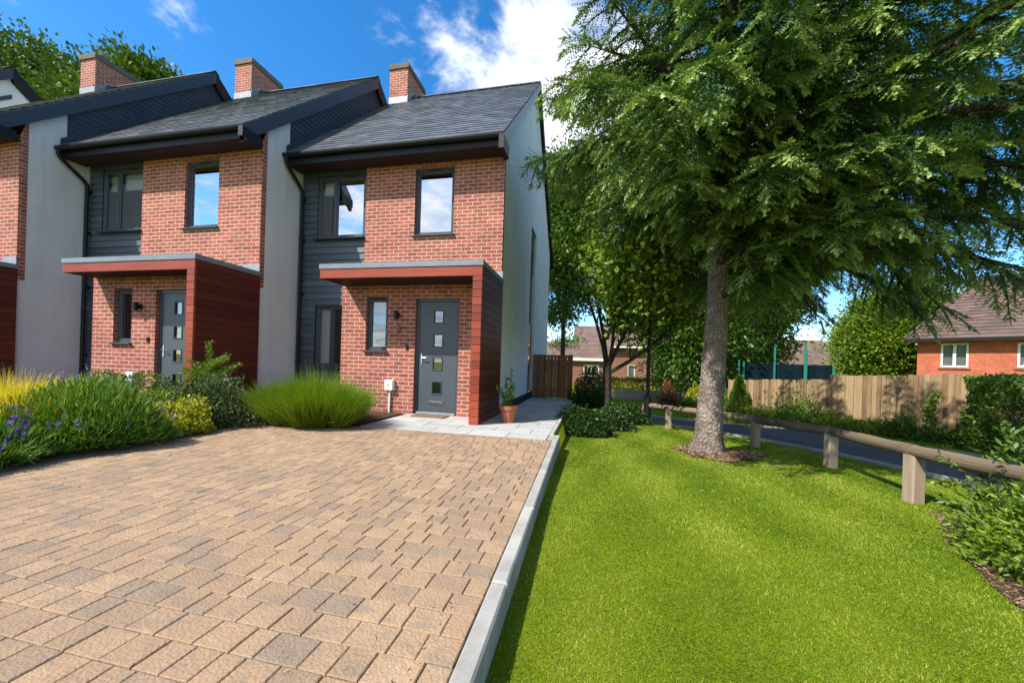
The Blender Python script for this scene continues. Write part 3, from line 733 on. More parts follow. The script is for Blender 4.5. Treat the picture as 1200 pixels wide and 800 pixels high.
# ------------------------------------------------------------------ small things at the door
mb = MB(); mb.bbox(-3.13, -2.50, 6.18, 6.46, .008, .022, .004); tag(mb.build('doormat', 'mat'), 'thin brown doormat in front of the grey front door', 'doormat')
mb = MB()
wx, wy = -1.78 - 1.80, 7.155 - .685
mb.tube([(wx + .02, wy - .012, 1.68), (wx + .02, wy - .012, 1.42)], .010, 6); mb.lathe(wx + .02, wy - .02, [(0, 1.52), (.03, 1.54), (.045, 1.60), (.02, 1.66), (0, 1.67)], 8)
tag(mb.build('wall_ornament', 'rust'), 'small rusty metal ornament hung on the brick below the wall light', 'ornament')

pot = thing('potted_plant', 'terracotta pot with a sparse leafy plant beside the red porch panel', 'potted plant', (-1.36, 6.24, .005))
mb = MB(); mb.lathe(0, 0, [(0, .0), (.105, 0), (.14, .22), (.158, .222), (.162, .285), (.145, .285), (.135, .235), (0, .235)], 28); mb.build('pot', 'terracotta', pot, smooth=False)
mb = MB(); mb.lathe(0, 0, [(0, .245), (.138, .242)], 20); mb.build('soil', 'soil', pot)
stems = MB(); LC, LD = [], []
for k in range(7):
    a = k * .9 + .3; r = .02 + .02 * (k % 3); h = [.62, .42, .5, .34, .3, .38, .26][k]; lean = [.02, .13, .12, .17, .16, .1, .14][k]
    pts = [np.array([r * math.cos(a) + lean * t * t * math.cos(a), r * math.sin(a) + lean * t * t * math.sin(a), .24 + h * t]) for t in np.linspace(0, 1, 7)]
    stems.tube(pts, [.007 * (1 - .6 * t) for t in np.linspace(0, 1, 7)], 6)
    for t in np.linspace(.12, 1, 13):
        p = np.array([r * math.cos(a) + lean * t * t * math.cos(a), r * math.sin(a) + lean * t * t * math.sin(a), .24 + h * t])
        for q in range(3): LC.append(p); LD.append(rdir(1, .4)[0])
stems.build('stem', 'bark_dark', pot)
V, Fc = leaves(np.array(LC), np.array(LD), rng.uniform(.05, .085, len(LC)), .03); np_mesh('foliage', V, Fc, rng.random(len(Fc)), 'leaf_mid', pot)

# wooden gate at the end of the gable path
g = thing('side_gate', 'brown vertical board gate closing the path beside the rendered gable', 'gate', (0, 11.35, 0))
mb = MB(); x = -1.74
while x < -.66: mb.box(x, x + .098, 0, .022, .03, 1.30 + .004 * random.random()); x += .103
mb.build('board_panel', 'gate', g)
mb = MB(); mb.box(-1.74, -.66, .024, .06, .2, .3); mb.box(-1.74, -.66, .024, .06, 1.0, 1.1); mb.build('gate_rail', 'gate', g)
mb = MB(); mb.box(-.655, -.545, -.02, .09, -.1, 1.32); mb.build('post', 'gate', g)

# ------------------------------------------------------------------ timber rail along the lawn
rail = thing('timber_rail', 'low timber knee rail on square posts along the lawn edge by the road', 'rail fence')
posts = [(2.9, 2.6), (2.96, 4.19), (3.10, 5.68), (2.74, 7.05), (1.72, 8.94), (1.30, 9.63)]
for i, (x, y) in enumerate(posts):
    z = float(gz(x, y)); s = .056; a = .15 + random.uniform(-.1, .1)
    top = .475
    mb = MB(); c, sn = math.cos(a), math.sin(a)
    q = lambda u, v, zz: (x + u * c - v * sn, y + u * sn + v * c, zz)
    r = .009; oct_ = [(-s + r, -s), (s - r, -s), (s, -s + r), (s, s - r), (s - r, s), (-s + r, s), (-s, s - r), (-s, -s + r)]
    for k in range(8):
        A, B = oct_[k], oct_[(k + 1) % 8]; mb.face([q(*A, z - .2), q(*B, z - .2), q(*B, z + top - .03), q(*A, z + top - .03)], 0, .4 + .1 * (i % 3))
    mb.face([q(*A, z + top - .03) for A in oct_], 0, .5)
    mb.build('post', 'railpost', rail)
for i in range(len(posts) - 1):
    (x0, y0), (x1, y1) = posts[i], posts[i + 1]; z0, z1 = float(gz(x0, y0)) + .478, float(gz(x1, y1)) + .478
    if i == 0: z0 += .03
    d = np.array([x1 - x0, y1 - y0, z1 - z0]); mb = MB(); pts = []; rr = []
    sy = []
    for k in range(13):
        t = k / 12; p = np.array([x0, y0, z0]) + d * (t * 1.0)
        p[2] += .002 * math.sin(t * 7 + i); pts.append(p); rr.append(.060 + .004 * math.sin(t * 11 + 2 * i))
    mb.tube(pts, rr, 14)
    mb.build('rail', 'rail', rail, smooth=False)

# ------------------------------------------------------------------ board fence beyond the road
fA, fB = np.array([5.106, 15.54]), np.array([8.26, 10.49])
fence = thing('board_fence', 'weathered close board timber fence behind the road verge, stepping up to the right', 'fence')
def panel(s0, s1, zt0, zt1, proud=0.0):
    mb = MB(); p0 = fA + (fB - fA) * s0; p1 = fA + (fB - fA) * s1; Ln = np.linalg.norm(p1 - p0); u = (p1 - p0) / Ln; n = np.array([-u[1], u[0]])
    if n @ -p0 < 0: n = -n
    k = int(Ln / .098)
    for j in range(k):
        a = p0 + u * (j * Ln / k + .003) + n * proud; b = p0 + u * ((j + 1) * Ln / k - .003) + n * proud; z0 = float(gz(*((a + b) / 2))) - .05; zt = zt0 + (zt1 - zt0) * (j + .5) / k + random.uniform(-.016, .016)
        th = .02; v = random.random(); w = .012 * (j % 2)
        a = a + n * w; b = b + n * w; a2, b2 = a - n * th, b - n * th
        mb.face([(*a, z0), (*b, z0), (*b, zt), (*a, zt)], 0, v); mb.face([(*a, zt), (*b, zt), (*b2, zt), (*a2, zt)], 0, v); mb.face([(*b2, z0), (*a2, z0), (*a2, zt), (*b2, zt)], 0, v)
        mb.face([(*a2, z0), (*a, z0), (*a, zt), (*a2, zt)], 0, v); mb.face([(*b, z0), (*b2, z0), (*b2, zt), (*b, zt)], 0, v)
    mb.build('board_panel', 'fence', fence)
    mb = MB(); q = p1; z0 = float(gz(*q)); mb.box(q[0] - .05, q[0] + .05, q[1] + .02, q[1] + .12, z0 - .1, zt1 - .02); mb.build('post', 'fence', fence)
panel(-.008, .266, .655, .735); panel(.266, .56, .735, .822); panel(.56, .78, .95, 1.0, .05); panel(.78, 1.02, 1.0, 1.075, .05); panel(1.02, 1.3, 1.075, 1.1, .05)

# windbreak screen on green posts behind the fence
scr = thing('sports_court_screen', 'dark windbreak net on tall green posts rising behind the board fence', 'screen')
mb = MB(); y = 19.0
for i in range(12):
    x0, x1 = 6.78 + i * .296, 6.78 + (i + 1) * .296; s = .03 * math.sin(i * 2.1); s1 = .03 * math.sin((i + 1) * 2.1)
    mb.face([(x0, y + s, -.9), (x1, y + s1, -.9), (x1, y + s1, 1.36 + .01 * (i % 2)), (x0, y + s, 1.36)]); mb.face([(x0, y + s + .02, -.9), (x0, y + s + .02, 1.36), (x1, y + s1 + .02, 1.36 + .01 * (i % 2)), (x1, y + s1 + .02, -.9)])
mb.build('net', 'net', scr)
for x, h in ((6.60, 1.5), (6.80, 1.45), (8.05, 2.25), (9.25, 2.3), (9.30, 2.0), (10.35, 1.35)):
    mb = MB(); mb.tube([(x, y - .06, -.9), (x, y - .06, h)], .045, 8); mb.build('post', 'green_paint', scr)

# ------------------------------------------------------------------ far houses
def tiles_plane(mb, p00, p10, p11, p01, rows, mi=0):
    """four corner roof slope laid in stepped courses"""
    p00, p10, p11, p01 = [np.array(p, float) for p in (p00, p10, p11, p01)]
    n = np.cross(p10 - p00, p01 - p00); n /= np.linalg.norm(n); n = n if n[2] > 0 else -n
    for r in range(rows):
        a, b = r / rows, (r + 1) / rows
        A, B = p00 + (p01 - p00) * a, p10 + (p11 - p10) * a; C_, D = p10 + (p11 - p10) * b, p00 + (p01 - p00) * b
        k = max(1, int(np.linalg.norm(B - A) / .33))
        for j in range(k):
            s, e = j / k, (j + 1) / k; v = random.random()
            q = [A + (B - A) * s + n * .03, A + (B - A) * e + n * .03, D + (C_ - D) * e, D + (C_ - D) * s]
            mb.face(q, mi, v); mb.face([A + (B - A) * s, A + (B - A) * e, q[1], q[0]], mi, v)
def simple_window(root, x0, x1, z0, z1, y, casement=2):
    mb = MB(); b = .07
    mb.fbox(x0, x0 + b, y - .03, y + .05, z0, z1); mb.fbox(x1 - b, x1, y - .03, y + .05, z0, z1); mb.fbox(x0 + b, x1 - b, y - .03, y + .05, z1 - b, z1); mb.fbox(x0 + b, x1 - b, y - .03, y + .05, z0, z0 + b)
    for i in range(1, casement): xm = x0 + (x1 - x0) * i / casement; mb.fbox(xm - .05, xm + .05, y - .03, y + .05, z0 + b, z1 - b)
    w = mb.build('window', 'white', root)
    g = MB(); g.face([(x0 + b, y + .01, z0 + b), (x1 - b, y + .01, z0 + b), (x1 - b, y + .01, z1 - b), (x0 + b, y + .01, z1 - b)]); g.build('pane', 'glass_dim', w)
    r = MB(); r.box(x0, x1, y + .35, y + .4, z0, z1); r.build('room_lining', 'interior', w)
    c = MB()
    for s, e in ((x0 + b, x0 + .38), (x1 - .38, x1 - b)):
        nn = 8
        for i in range(nn):
            a, bb = s + (e - s) * i / nn, s + (e - s) * (i + 1) / nn; c.face([(a, y + .10 + .02 * (i % 2), z0), (bb, y + .10 + .02 * ((i + 1) % 2), z0), (bb, y + .10 + .02 * ((i + 1) % 2), z1), (a, y + .10 + .02 * (i % 2), z1)])
    c.build('curtain', 'blind', w)
    s = MB(); s.box(x0 - .08, x1 + .08, y - .1, y + .02, z0 - .09, z0 - .01); s.build('sill', 'brick_brown', w)

h = thing('brick_bungalow', 'orange red brick bungalow with brown tiled hipped roof behind the hedge', 'house')
h.location = (15.53, 22.0, 0); h.rotation_euler = (0, 0, RD(-45)); ez = 2.78
mb = MB(); wins = [(.76, 1.60, 1.47, 2.57), (2.92, 4.1, 1.5, 2.54)]
wall_holes(mb, 0, 11, -1.6, ez + .02, 0, wins, .1); mb.face([(0, 8, -1.6), (0, 0, -1.6), (0, 0, ez), (0, 8, ez)]); mb.build('brick_wall', 'brick_far', h)
for w in wins: simple_window(h, *w, .04, 2)
mb = MB(); e = .4; ry, rz, rx = 3.9, 6.05, 1.5
tiles_plane(mb, (-e, -e, ez), (11 + e, -e, ez), (11 + e, ry, rz), (rx, ry, rz), 19)
tiles_plane(mb, (-e, 8 + e, ez), (-e, -e, ez), (rx, ry, rz), (rx - .01, ry + .01, rz), 19)
tiles_plane(mb, (11 + e, 8 + e, ez), (-e, 8 + e, ez), (rx, ry + .02, rz), (11 + e, ry + .02, rz), 19)
rf = mb.build('roof', 'tile_far', h)
mb = MB(); mb.tube([(rx - .05, ry, rz + .03), (11 + e, ry, rz + .03)], .09, 8); mb.tube([(-e, -e, ez + .05), (rx, ry, rz + .04)], .07, 8); mb.build('ridge_tile', 'tile_far', rf)
mb = MB(); mb.box(-e, 11 + e, -e - .08, -e + .02, ez - .14, ez + .01); mb.box(-e, 11 + e, -e + .03, 0, ez - .12, ez - .1); mb.build('gutter', 'black', h)

h = thing('brown_roofed_house', 'distant house with broad brown roof seen over the fence past the green posts', 'house')
mb = MB(); wall_holes(mb, 12.2, 22.6, -1.2, 1.7, 36, [(19.6, 20.9, .5, 1.5)], .1); mb.face([(22.6, 36, -1.2), (22.6, 44, -1.2), (22.6, 44, 1.7), (22.6, 36, 1.7)]); mb.build('brick_wall', 'brick_brown', h)
simple_window(h, 19.6, 20.9, .5, 1.5, 36.04)
mb = MB(); tiles_plane(mb, (11.8, 35.5, 1.62), (23.0, 35.5, 1.62), (20.6, 39.5, 4.0), (12.5, 39.5, 4.0), 14); tiles_plane(mb, (23.0, 35.5, 1.62), (23.0, 43.5, 1.62), (20.61, 39.51, 4.0), (20.6, 39.5, 4.0), 14); mb.build('roof', 'tile_far2', h)

h = thing('long_brown_house', 'distant two storey brown brick house with low roof behind the lamp post', 'house')
mb = MB(); y = 40; wall_holes(mb, -1.6, 7.6, -2.2, 3.2, y, [(3.65, 4.35, -.05, 1.25)], .1, 0); mb.face([(7.6, 40, -2.2), (7.6, 48, -2.2), (7.6, 48, 3.2), (7.6, 40, 3.2)]); mb.build('brick_wall', 'brick_brown', h)
simple_window(h, 3.65, 4.35, -.05, 1.25, y + .04, 1)
mb = MB(); tiles_plane(mb, (-2, 39.5, 3.1), (8, 39.5, 3.1), (8, 44, 5.6), (-2, 44, 5.6), 14); mb.build('roof', 'tile_far2', h)
mb = MB(); mb.box(-2, 8, 39.4, 39.5, 2.95, 3.1); mb.build('gutter', 'white', h)
h = thing('low_outbuilding', 'small brick outbuilding with pale fascia glimpsed beside the young tree trunk', 'outbuilding')
mb = MB(); wall_holes(mb, -3.5, 1.2, -1.6, 1.45, 30, [(-.6, .6, .2, 1.1)], .1); mb.face([(1.2, 30, -1.6), (1.2, 34, -1.6), (1.2, 34, 1.45), (1.2, 30, 1.45)]); mb.build('brick_wall', 'brick_brown', h)
simple_window(h, -.6, .6, .2, 1.1, 30.04)
mb = MB(); mb.box(-3.8, 1.5, 29.7, 29.75, 1.4, 1.62); mb.build('fascia', 'white', h)
mb = MB(); tiles_plane(mb, (-3.8, 29.7, 1.62), (1.5, 29.7, 1.62), (1.5, 32, 2.9), (-3.8, 32, 2.9), 8); mb.build('roof', 'tile_far2', h)

mb = MB(); x = .2
while x < 6.2: mb.box(x, x + .64, 22.0, 22.2, -1.4, -.26 if x > .9 else -.28); x += .66
tag(mb.build('garden_wall', 'wall_far'), 'low pale stone wall beyond the road, under the yellow green hedge', 'wall')

# street lamps
def street_lamp(label, x, y, hgt, s=1.0):
    z = float(gz(x, y)); l = thing('street_lamp', label, 'street lamp', (x, y, z), 0, 'black lamp posts')
    mb = MB(); mb.lathe(0, 0, [(.085 * s, 0), (.085 * s, .68), (.075 * s, .70), (.045 * s, .72), (.036 * s, hgt)], 14); mb.build('pole', 'black', l, smooth=False)
    mb = MB(); mb.lathe(0, 0, [(.04, hgt), (.09, hgt + .05), (.15, hgt + .32), (.17, hgt + .34), (.0, hgt + .5)], 12); mb.build('lantern', 'black', l)
street_lamp('black lamp post standing at the end of the timber rail', 1.345, 9.50, 3.3)
street_lamp('thinner black lamp post farther off, beyond the road', 6.3, 23.5, 4.2, .8)

# ------------------------------------------------------------------ shrubs and plants
def lump_shell(n, rad, power=.35, low=.0):
    """points in a lumpy ellipsoid, denser to the outside"""
    d = rdir(n); ph = rng.uniform(0, 6.28, 9); k = rng.normal(size=(9, 3)) * 3.2
    lump = 1 + .16 * sum(np.sin(d @ k[i] + ph[i]) for i in range(9)) / 2.2
    r = rng.random(n) ** power
    P = d * (r * lump)[:, None]
    if low is not None: P[:, 2] = np.where(P[:, 2] < low, -P[:, 2] * .6, P[:, 2])
    return P * np.array(rad), d
def shrub(name, label, cat, x, y, rad, n, Ll, Wl, mat, z=None, group=None, up=.35, power=.3, stems=True, twig=0, twig_len=.2):
    z = float(gz(x, y)) if z is None else z
    t = thing(name, label, cat, (x, y, z), 0, group)
    P, d = lump_shell(n, rad, power, 0.0); P[:, 2] += .02
    D = unit(d * .6 + rdir(n) * .8 + np.array([0, 0, up]))
    parts = [leaves(P, D, rng.uniform(.7, 1.3, n) * Ll, rng.uniform(.8, 1.2, n) * Wl)]
    st = MB()
    if twig:      # shoots that stick out of the outline, leafed along their length
        Q, e = lump_shell(twig, rad, .12, 0.0); e = unit(e + np.array([0, 0, .5]) + rng.normal(size=(twig, 3)) * .25)
        for p, q in zip(Q, e):
            ln = twig_len * rng.uniform(.5, 1.3); m = 12; tt = rng.random(m)
            parts.append(leaves(p + q * ln * tt[:, None], unit(q * .8 + rdir(m) * .9), rng.uniform(.7, 1.2, m) * Ll, Wl))
            st.tube([p, p + q * ln], [.004, .002], 4, cap=False)
    V, Fq = join(parts); np_mesh('foliage', V, Fq, np.clip(rng.beta(2, 2.2, len(Fq)), 0, 1), mat, t)
    if stems:
        for k in range(9):
            a = k * .7; e = np.array([math.cos(a) * rad[0] * .7, math.sin(a) * rad[1] * .7, rad[2] * .75]) * rng.uniform(.7, 1)
            st.tube([(0, 0, -.02), e * .5 + np.array([0, 0, .05]), e], [.016, .011, .005], 6, cap=False)
    if st.v: st.build('stem', 'bark_dark', t)
    return t
def tuft(name, label, cat, x, y, parts, z=.012, group=None):
    """parts: list of (child name, n, base radius, spread, length range, width, bend, material, root height)"""
    t = thing(name, label, cat, (x, y, z), 0, group)
    for (cn, n, br, spread, l0, l1, w, bend, mat) in parts:
        a = rng.uniform(0, 6.283, n); r = np.sqrt(rng.random(n)); B = np.stack([np.cos(a) * r * br[0], np.sin(a) * r * br[1], np.zeros(n)], 1)
        tilt = spread * r * rng.uniform(.6, 1.15, n); D = np.stack([np.cos(a) * np.sin(tilt), np.sin(a) * np.sin(tilt), np.cos(tilt)], 1) + rng.normal(size=(n, 3)) * .09
        ln = rng.uniform(l0, l1, n) * (1 - .15 * r); V, Fq = blades(B, D, ln, w, bend * rng.uniform(.4, 1.4, n)); np_mesh(cn, V, Fq, np.repeat(np.clip(rng.beta(2, 2, n), 0, 1), 3), mat, t)
    return t

# left bed
t = thing('rush_clump', 'large bright green fine bladed clump between the drive and the grey wall', 'ornamental grass', (-4.15, 4.98, .012))
parts, vv = [], []
for k in range(24):
    a = rng.uniform(0, 6.283); r = math.sqrt(rng.random()); cx, cy = .74 * r * math.cos(a), .40 * r * math.sin(a); hgt = rng.uniform(.68, .98) * (1 - .34 * r ** 2); n = 1500
    aa = rng.uniform(0, 6.283, n); q = np.sqrt(rng.random(n)); B = np.stack([cx + np.cos(aa) * q * .13, cy + np.sin(aa) * q * .11, np.zeros(n)], 1)
    D = np.stack([cx * .75 + np.cos(aa) * q * .42, cy * .8 + np.sin(aa) * q * .42, np.full(n, 1.0)], 1) + rng.normal(size=(n, 3)) * .13
    parts.append(blades(B, D, hgt * rng.uniform(.45, 1.08, n), .0085, .22 * rng.random(n))); vv.append(np.clip(.3 * rng.random() + .7 * rng.beta(2, 2, n), 0, 1))
V, Fq = join(parts); np_mesh('foliage', V, Fq, np.repeat(np.concatenate(vv), 3), 'rush', t)
tuft('golden_grass', 'golden yellow feathery ornamental grass at the left edge', 'ornamental grass', -5.95, 2.80,
     [('foliage', 24000, (.44, .38), .8, .5, 1.0, .012, .35, 'gold_grass')])
tuft('plume_grass', 'brownish plumed grass beside the golden grass', 'ornamental grass', -7.2, 3.1,
     [('foliage', 2500, (.4, .4), .6, .5, 1.0, .010, .2, 'purple_plume')])
def lavender(label, x, y, rad, n, nf, flower='lav_flower', leaf='lav_leaf', fl=(.05, .10), group='lavender mounds in the bed'):
    t = thing('lavender', label, 'lavender', (x, y, .012), 0, group)
    P, d = lump_shell(n, rad, .28, 0.0); P[:, 2] += .03
    D = unit(d * .8 + np.array([0, 0, .75]) + rng.normal(size=(n, 3)) * .35)
    V1, F1 = leaves(P, D, rng.uniform(.07, .15, n), rng.uniform(.010, .018, n))
    np_mesh('foliage', V1, F1, np.clip(rng.beta(2, 2.2, n), 0, 1), leaf, t)
    # woody flower stalks with flower spikes
    Q, e = lump_shell(nf, rad, .10, .12); ok = Q[:, 2] > rad[2] * .25; Q, e = Q[ok], e[ok]; m = len(Q)
    E_ = unit(e * .6 + np.array([0, 0, 1.0]) + rng.normal(size=(m, 3)) * .2); ln = rng.uniform(.10, .24, m)[:, None]
    V2, F2 = blades(Q, E_, ln[:, 0], .004, .0, 2); np_mesh('stalk', V2, F2, rng.random(len(F2)) * .6, leaf, t)
    tips = Q + E_ * ln; k = 12; C_ = np.repeat(tips, k, 0) - np.repeat(E_, k, 0) * (rng.random((m * k, 1)) * .09); Dd = unit(np.repeat(E_, k, 0) * .9 + rng.normal(size=(m * k, 3)) * .7)
    V3, F3 = leaves(C_, Dd, rng.uniform(.014, .026, m * k), .012); np_mesh('flower_spike', V3, F3, rng.random(len(F3)), flower, t)
lavender('big lavender mound with fine green leaves in the middle of the bed', -5.22, 2.92, (.72, .60, .50), 16000, 150)
lavender('lavender with many grey mauve spikes behind the big green mound', -5.95, 3.42, (.60, .5, .52), 11000, 300)
lavender('lavender with vivid violet flower heads at the left edge of the bed', -5.15, 2.15, (.50, .42, .33), 11000, 170, 'violet')
lavender('low plant with pale blue flowers at the driveway corner of the bed', -4.82, 1.78, (.26, .24, .24), 3500, 110, 'pale_blue')
shrub('sage_shrub', 'rounded dark grey green shrub in front of the middle house porch', 'shrub', -5.40, 4.35, (.74, .52, .64), 17000, .045, .020, 'sage', .012, twig=60, twig_len=.12)
shrub('euonymus', 'small bright yellow leaved shrub at the drive edge', 'shrub', -5.05, 3.72, (.42, .36, .36), 7000, .045, .024, 'gold_leaf', .012, twig=40, twig_len=.10)
shrub('euonymus', 'low yellow green shrub tucked between the lavender and the dark rounded shrub', 'shrub', -5.5, 3.85, (.45, .35, .42), 6000, .05, .022, 'leaf_light', .012, twig=30, twig_len=.12)
shrub('filler_shrub', 'green leafy shrub behind the lavender against the brick porch', 'shrub', -6.9, 4.3, (.7, .45, .6), 8000, .05, .022, 'leaf_mid', .012, twig=40, twig_len=.2)
# young juniper with upswept shoots
t = thing('juniper', 'spiky young conifer in front of the dark red porch panel', 'conifer', (-6.0, 4.92, .012))
st = MB(); parts = []
for k in range(26):
    a = k * 2.4; h0 = rng.uniform(.35, .85); ln = (.62 - .4 * h0) * rng.uniform(.8, 1.2); dr = unit(np.array([math.cos(a), math.sin(a), rng.uniform(.25, .7)]))
    p0 = np.array([0, 0, h0]); st.tube([p0, p0 + dr * ln], [.007, .003], 4, cap=False)
    m = 170; tt = rng.random(m); parts.append(leaves(p0 + dr * ln * tt[:, None] + rng.normal(size=(m, 3)) * .022, unit(dr * 1.2 + rdir(m) * .7), .05, .009))
m = 260; tt = rng.random(m); parts.append(leaves(np.array([0, 0, .7]) + np.array([-.05, 0, .48]) * tt[:, None] + rng.normal(size=(m, 3)) * .025, unit(np.array([0, 0, 1.2]) + rdir(m) * .7), .05, .009))
st.tube([(0, 0, 0), (0, 0, .6), (-.05, 0, 1.15)], [.022, .014, .004], 6)
V, Fq = join(parts); np_mesh('foliage', V, Fq, rng.beta(2, 2, len(Fq)), 'leaf_light', t); st.build('stem', 'bark_dark', t)

# right of the gable path
shrub('box_shrub', 'rounded dark green shrub at the lawn corner beside the gable path', 'shrub', -.08, 7.15, (.50, .42, .52), 11000, .05, .026, 'leaf_dark', None, twig=50, twig_len=.08)
shrub('laurel', 'dark green shrub between the round shrub and the young tree', 'shrub', .46, 8.35, (.46, .4, .42), 8000, .06, .03, 'leaf_dark', None, twig=20)
shrub('laurel', 'dark shrub beside the first rail post under the young tree', 'shrub', .95, 9.55, (.42, .4, .46), 6000, .06, .03, 'leaf_dark', None, twig=20)
shrub('laurel', 'tall dark evergreen shrub beside the wooden side gate', 'shrub', -.12, 10.9, (.55, .5, 1.12), 9000, .07, .035, 'leaf_dark', None, twig=20)
# near right corner
t = shrub('laurel', 'bright leafy shrub at the bottom right corner beside the bare soil', 'shrub', 2.95, 2.60, (.55, .64, .62), 20000, .055, .018, 'leaf_light', None, twig=330, twig_len=.17, power=.36)
t = shrub('spindly_shrub', 'tall loose dark stemmed shrub behind the bright corner shrub', 'shrub', 3.36, 3.36, (.48, .5, .98), 6000, .06, .022, 'leaf_mid', None, twig=140, twig_len=.22, power=.5)
# hedge
def hedge(name, label, x0, x1, y0, y1, ztop, n, mat, Ll=.06, Wl=.034):
    t = thing(name, label, 'hedge', ((x0 + x1) / 2, y0, 0))
    u = rng.random((n, 3)); face = rng.integers(0, 5, n); k = rng.random(n) ** 2 * .18
    P = np.stack([x0 + (x1 - x0) * u[:, 0], y0 + (y1 - y0) * u[:, 1], u[:, 2]], 1)
    P[:, 0] = np.where(face <= 1, x0 + k, P[:, 0]); P[:, 1] = np.where(face == 2, y0 + k, P[:, 1]); P[:, 2] = np.where(face == 3, 1 - k * .4, P[:, 2]); P[:, 1] = np.where(face == 4, y1 - k, P[:, 1])
    lo = gz(P[:, 0], P[:, 1]); P[:, 2] = lo + (ztop - lo) * P[:, 2]
    bump = .07 * np.sin(P[:, 1] * 3.1 + P[:, 2] * 2.3) + .06 * np.sin(P[:, 1] * 7.3 - P[:, 2] * 5.1) + .05 * np.sin(P[:, 0] * 5 + P[:, 1] * 4)
    P[:, 0] += bump; P[:, 2] += bump * .6; P -= np.array([(x0 + x1) / 2, y0, 0])
    D = unit(rdir(n) + np.array([-.4, -.3, .3])); V, Fq = leaves(P, D, rng.uniform(.7, 1.3, n) * Ll, Wl); np_mesh('foliage', V, Fq, rng.beta(2, 2, n), mat, t)
    mb = MB(); cx = 0
    for yy in np.arange(.3, y1 - y0, .6): mb.tube([(cx, yy, float(gz((x0 + x1) / 2, y0 + yy)) - .1), (cx, yy, ztop - .3)], .03, 6)
    mb.build('stem', 'bark_dark', t)
hedge('hedge', 'tall trimmed green hedge along the road at the right edge', 8.0, 9.3, 4.5, 10.1, 1.03, 42000, 'leaf_hedge')
hedge('hedge', 'bright yellow green hedge on top of the pale wall beyond the road', 1.0, 5.0, 22.6, 24.4, .30, 9000, 'gold_leaf', .12, .07)

# planting strip at the foot of the fence
fu = (fB - fA) / np.linalg.norm(fB - fA); fn = np.array([fu[1], -fu[0]])
if fn @ -fA < 0: fn = -fn
def by_fence(s, off): p = fA + (fB - fA) * s + fn * off; return float(p[0]), float(p[1])
x, y = by_fence(.15, .6); t = thing('dwarf_conifer', 'small dark cone shaped conifer standing before the left end of the fence', 'conifer', (x, y, float(gz(x, y))))
n = 9000; hh = rng.random(n) ** 1.3; a = rng.uniform(0, 6.28, n); r = (.42 * (1 - hh) + .03) * (1 + .18 * np.sin(a * 5 + hh * 20)) * rng.random(n) ** .3
P = np.stack([np.cos(a) * r, np.sin(a) * r, .08 + hh * 1.45], 1); D = unit(np.stack([np.cos(a), np.sin(a), np.full(n, .5)], 1) + rdir(n) * .6); V, Fq = leaves(P, D, .08, .03); np_mesh('foliage', V, Fq, rng.beta(2, 2.5, n), 'leaf_mid', t)
mb = MB(); mb.tube([(0, 0, -.1), (0, 0, 1.4)], [.04, .01], 6); mb.build('trunk', 'bark_dark', t)
strip = [('low yellow green shrub at the left foot of the fence', -.02, .6, (.5, .4, .45), 'leaf_light'), ('yellow green shrub between the small conifer and the tall weeds', .22, .55, (.65, .45, .45), 'leaf_light'),
         ('low light green shrub beside the tall weeds at the fence', .33, .6, (.55, .45, .5), 'leaf_light'),
         ('tall feathery weeds leaning on the middle of the fence', .43, .45, (.6, .4, .95), 'lav_leaf'), ('feathery green plant where the fence steps up', .53, .5, (.5, .4, .85), 'lav_leaf'),
         ('bright low shrub just past the fence step', .62, .55, (.5, .4, .5), 'leaf_light'), ('low green ground cover under the taller fence panels', .72, .5, (.6, .4, .45), 'leaf_light'),
         ('small low plant at the foot of the taller panels', .80, .5, (.5, .35, .36), 'leaf_light'), ('round green shrub close to the right end of the fence', .87, .45, (.42, .35, .62), 'leaf_hedge'),
         ('low shrub between the round shrub and the hedge', .97, .5, (.45, .35, .4), 'leaf_mid')]
for lb, s, off, rad, mat in strip:
    x, y = by_fence(s, off); shrub('verge_shrub', lb, 'shrub', x, y, rad, 2600, .08, .03, mat, None, 'plants along the foot of the fence', .5, .35, False, 26, .25)
# a thin climber on the fence
x, y = by_fence(.93, .10); t = thing('climber', 'thin leafy climber growing up the fence near its right end', 'climbing plant', (x, y, float(gz(x, y))))
n = 420; hh = rng.random(n) * 1.25; P = np.stack([.10 * np.sin(hh * 6) + rng.normal(size=n) * .07, rng.normal(size=n) * .03 - .03, hh], 1); V, Fq = leaves(P, rdir(n, .2), .07, .05); np_mesh('foliage', V, Fq, rng.random(n), 'leaf_light', t)
mb = MB(); mb.tube([(.10 * math.sin(h_ * 6), -.02, h_) for h_ in np.linspace(0, 1.2, 9)], .006, 5); mb.build('stem', 'bark_dark', t)

# shrubs beyond the road, left of the trunk
for lb, x, y, rad, mat in (('reddish young shrub in front of the pale stone wall', 3.35, 17.5, (.38, .35, 1.05), 'red_leaf'), ('dark green shrub right of the reddish one', 4.15, 17.2, (.55, .5, .62), 'leaf_mid'),
                           ('yellow green bush beneath the far lamp post', 4.9, 18.5, (.6, .5, 1.05), 'gold_leaf'), ('light green bush beside the cedar trunk beyond the road', 5.7, 18.2, (.9, .6, .8), 'leaf_light'),
                           ('dark bush left of the stone wall end', .3, 20.0, (.8, .6, 1.3), 'leaf_mid')):
    shrub('garden_shrub', lb, 'shrub', x, y, rad, 2600, .10, .06, mat, None, 'shrubs beyond the road', .4, .35, False, 14, .2)

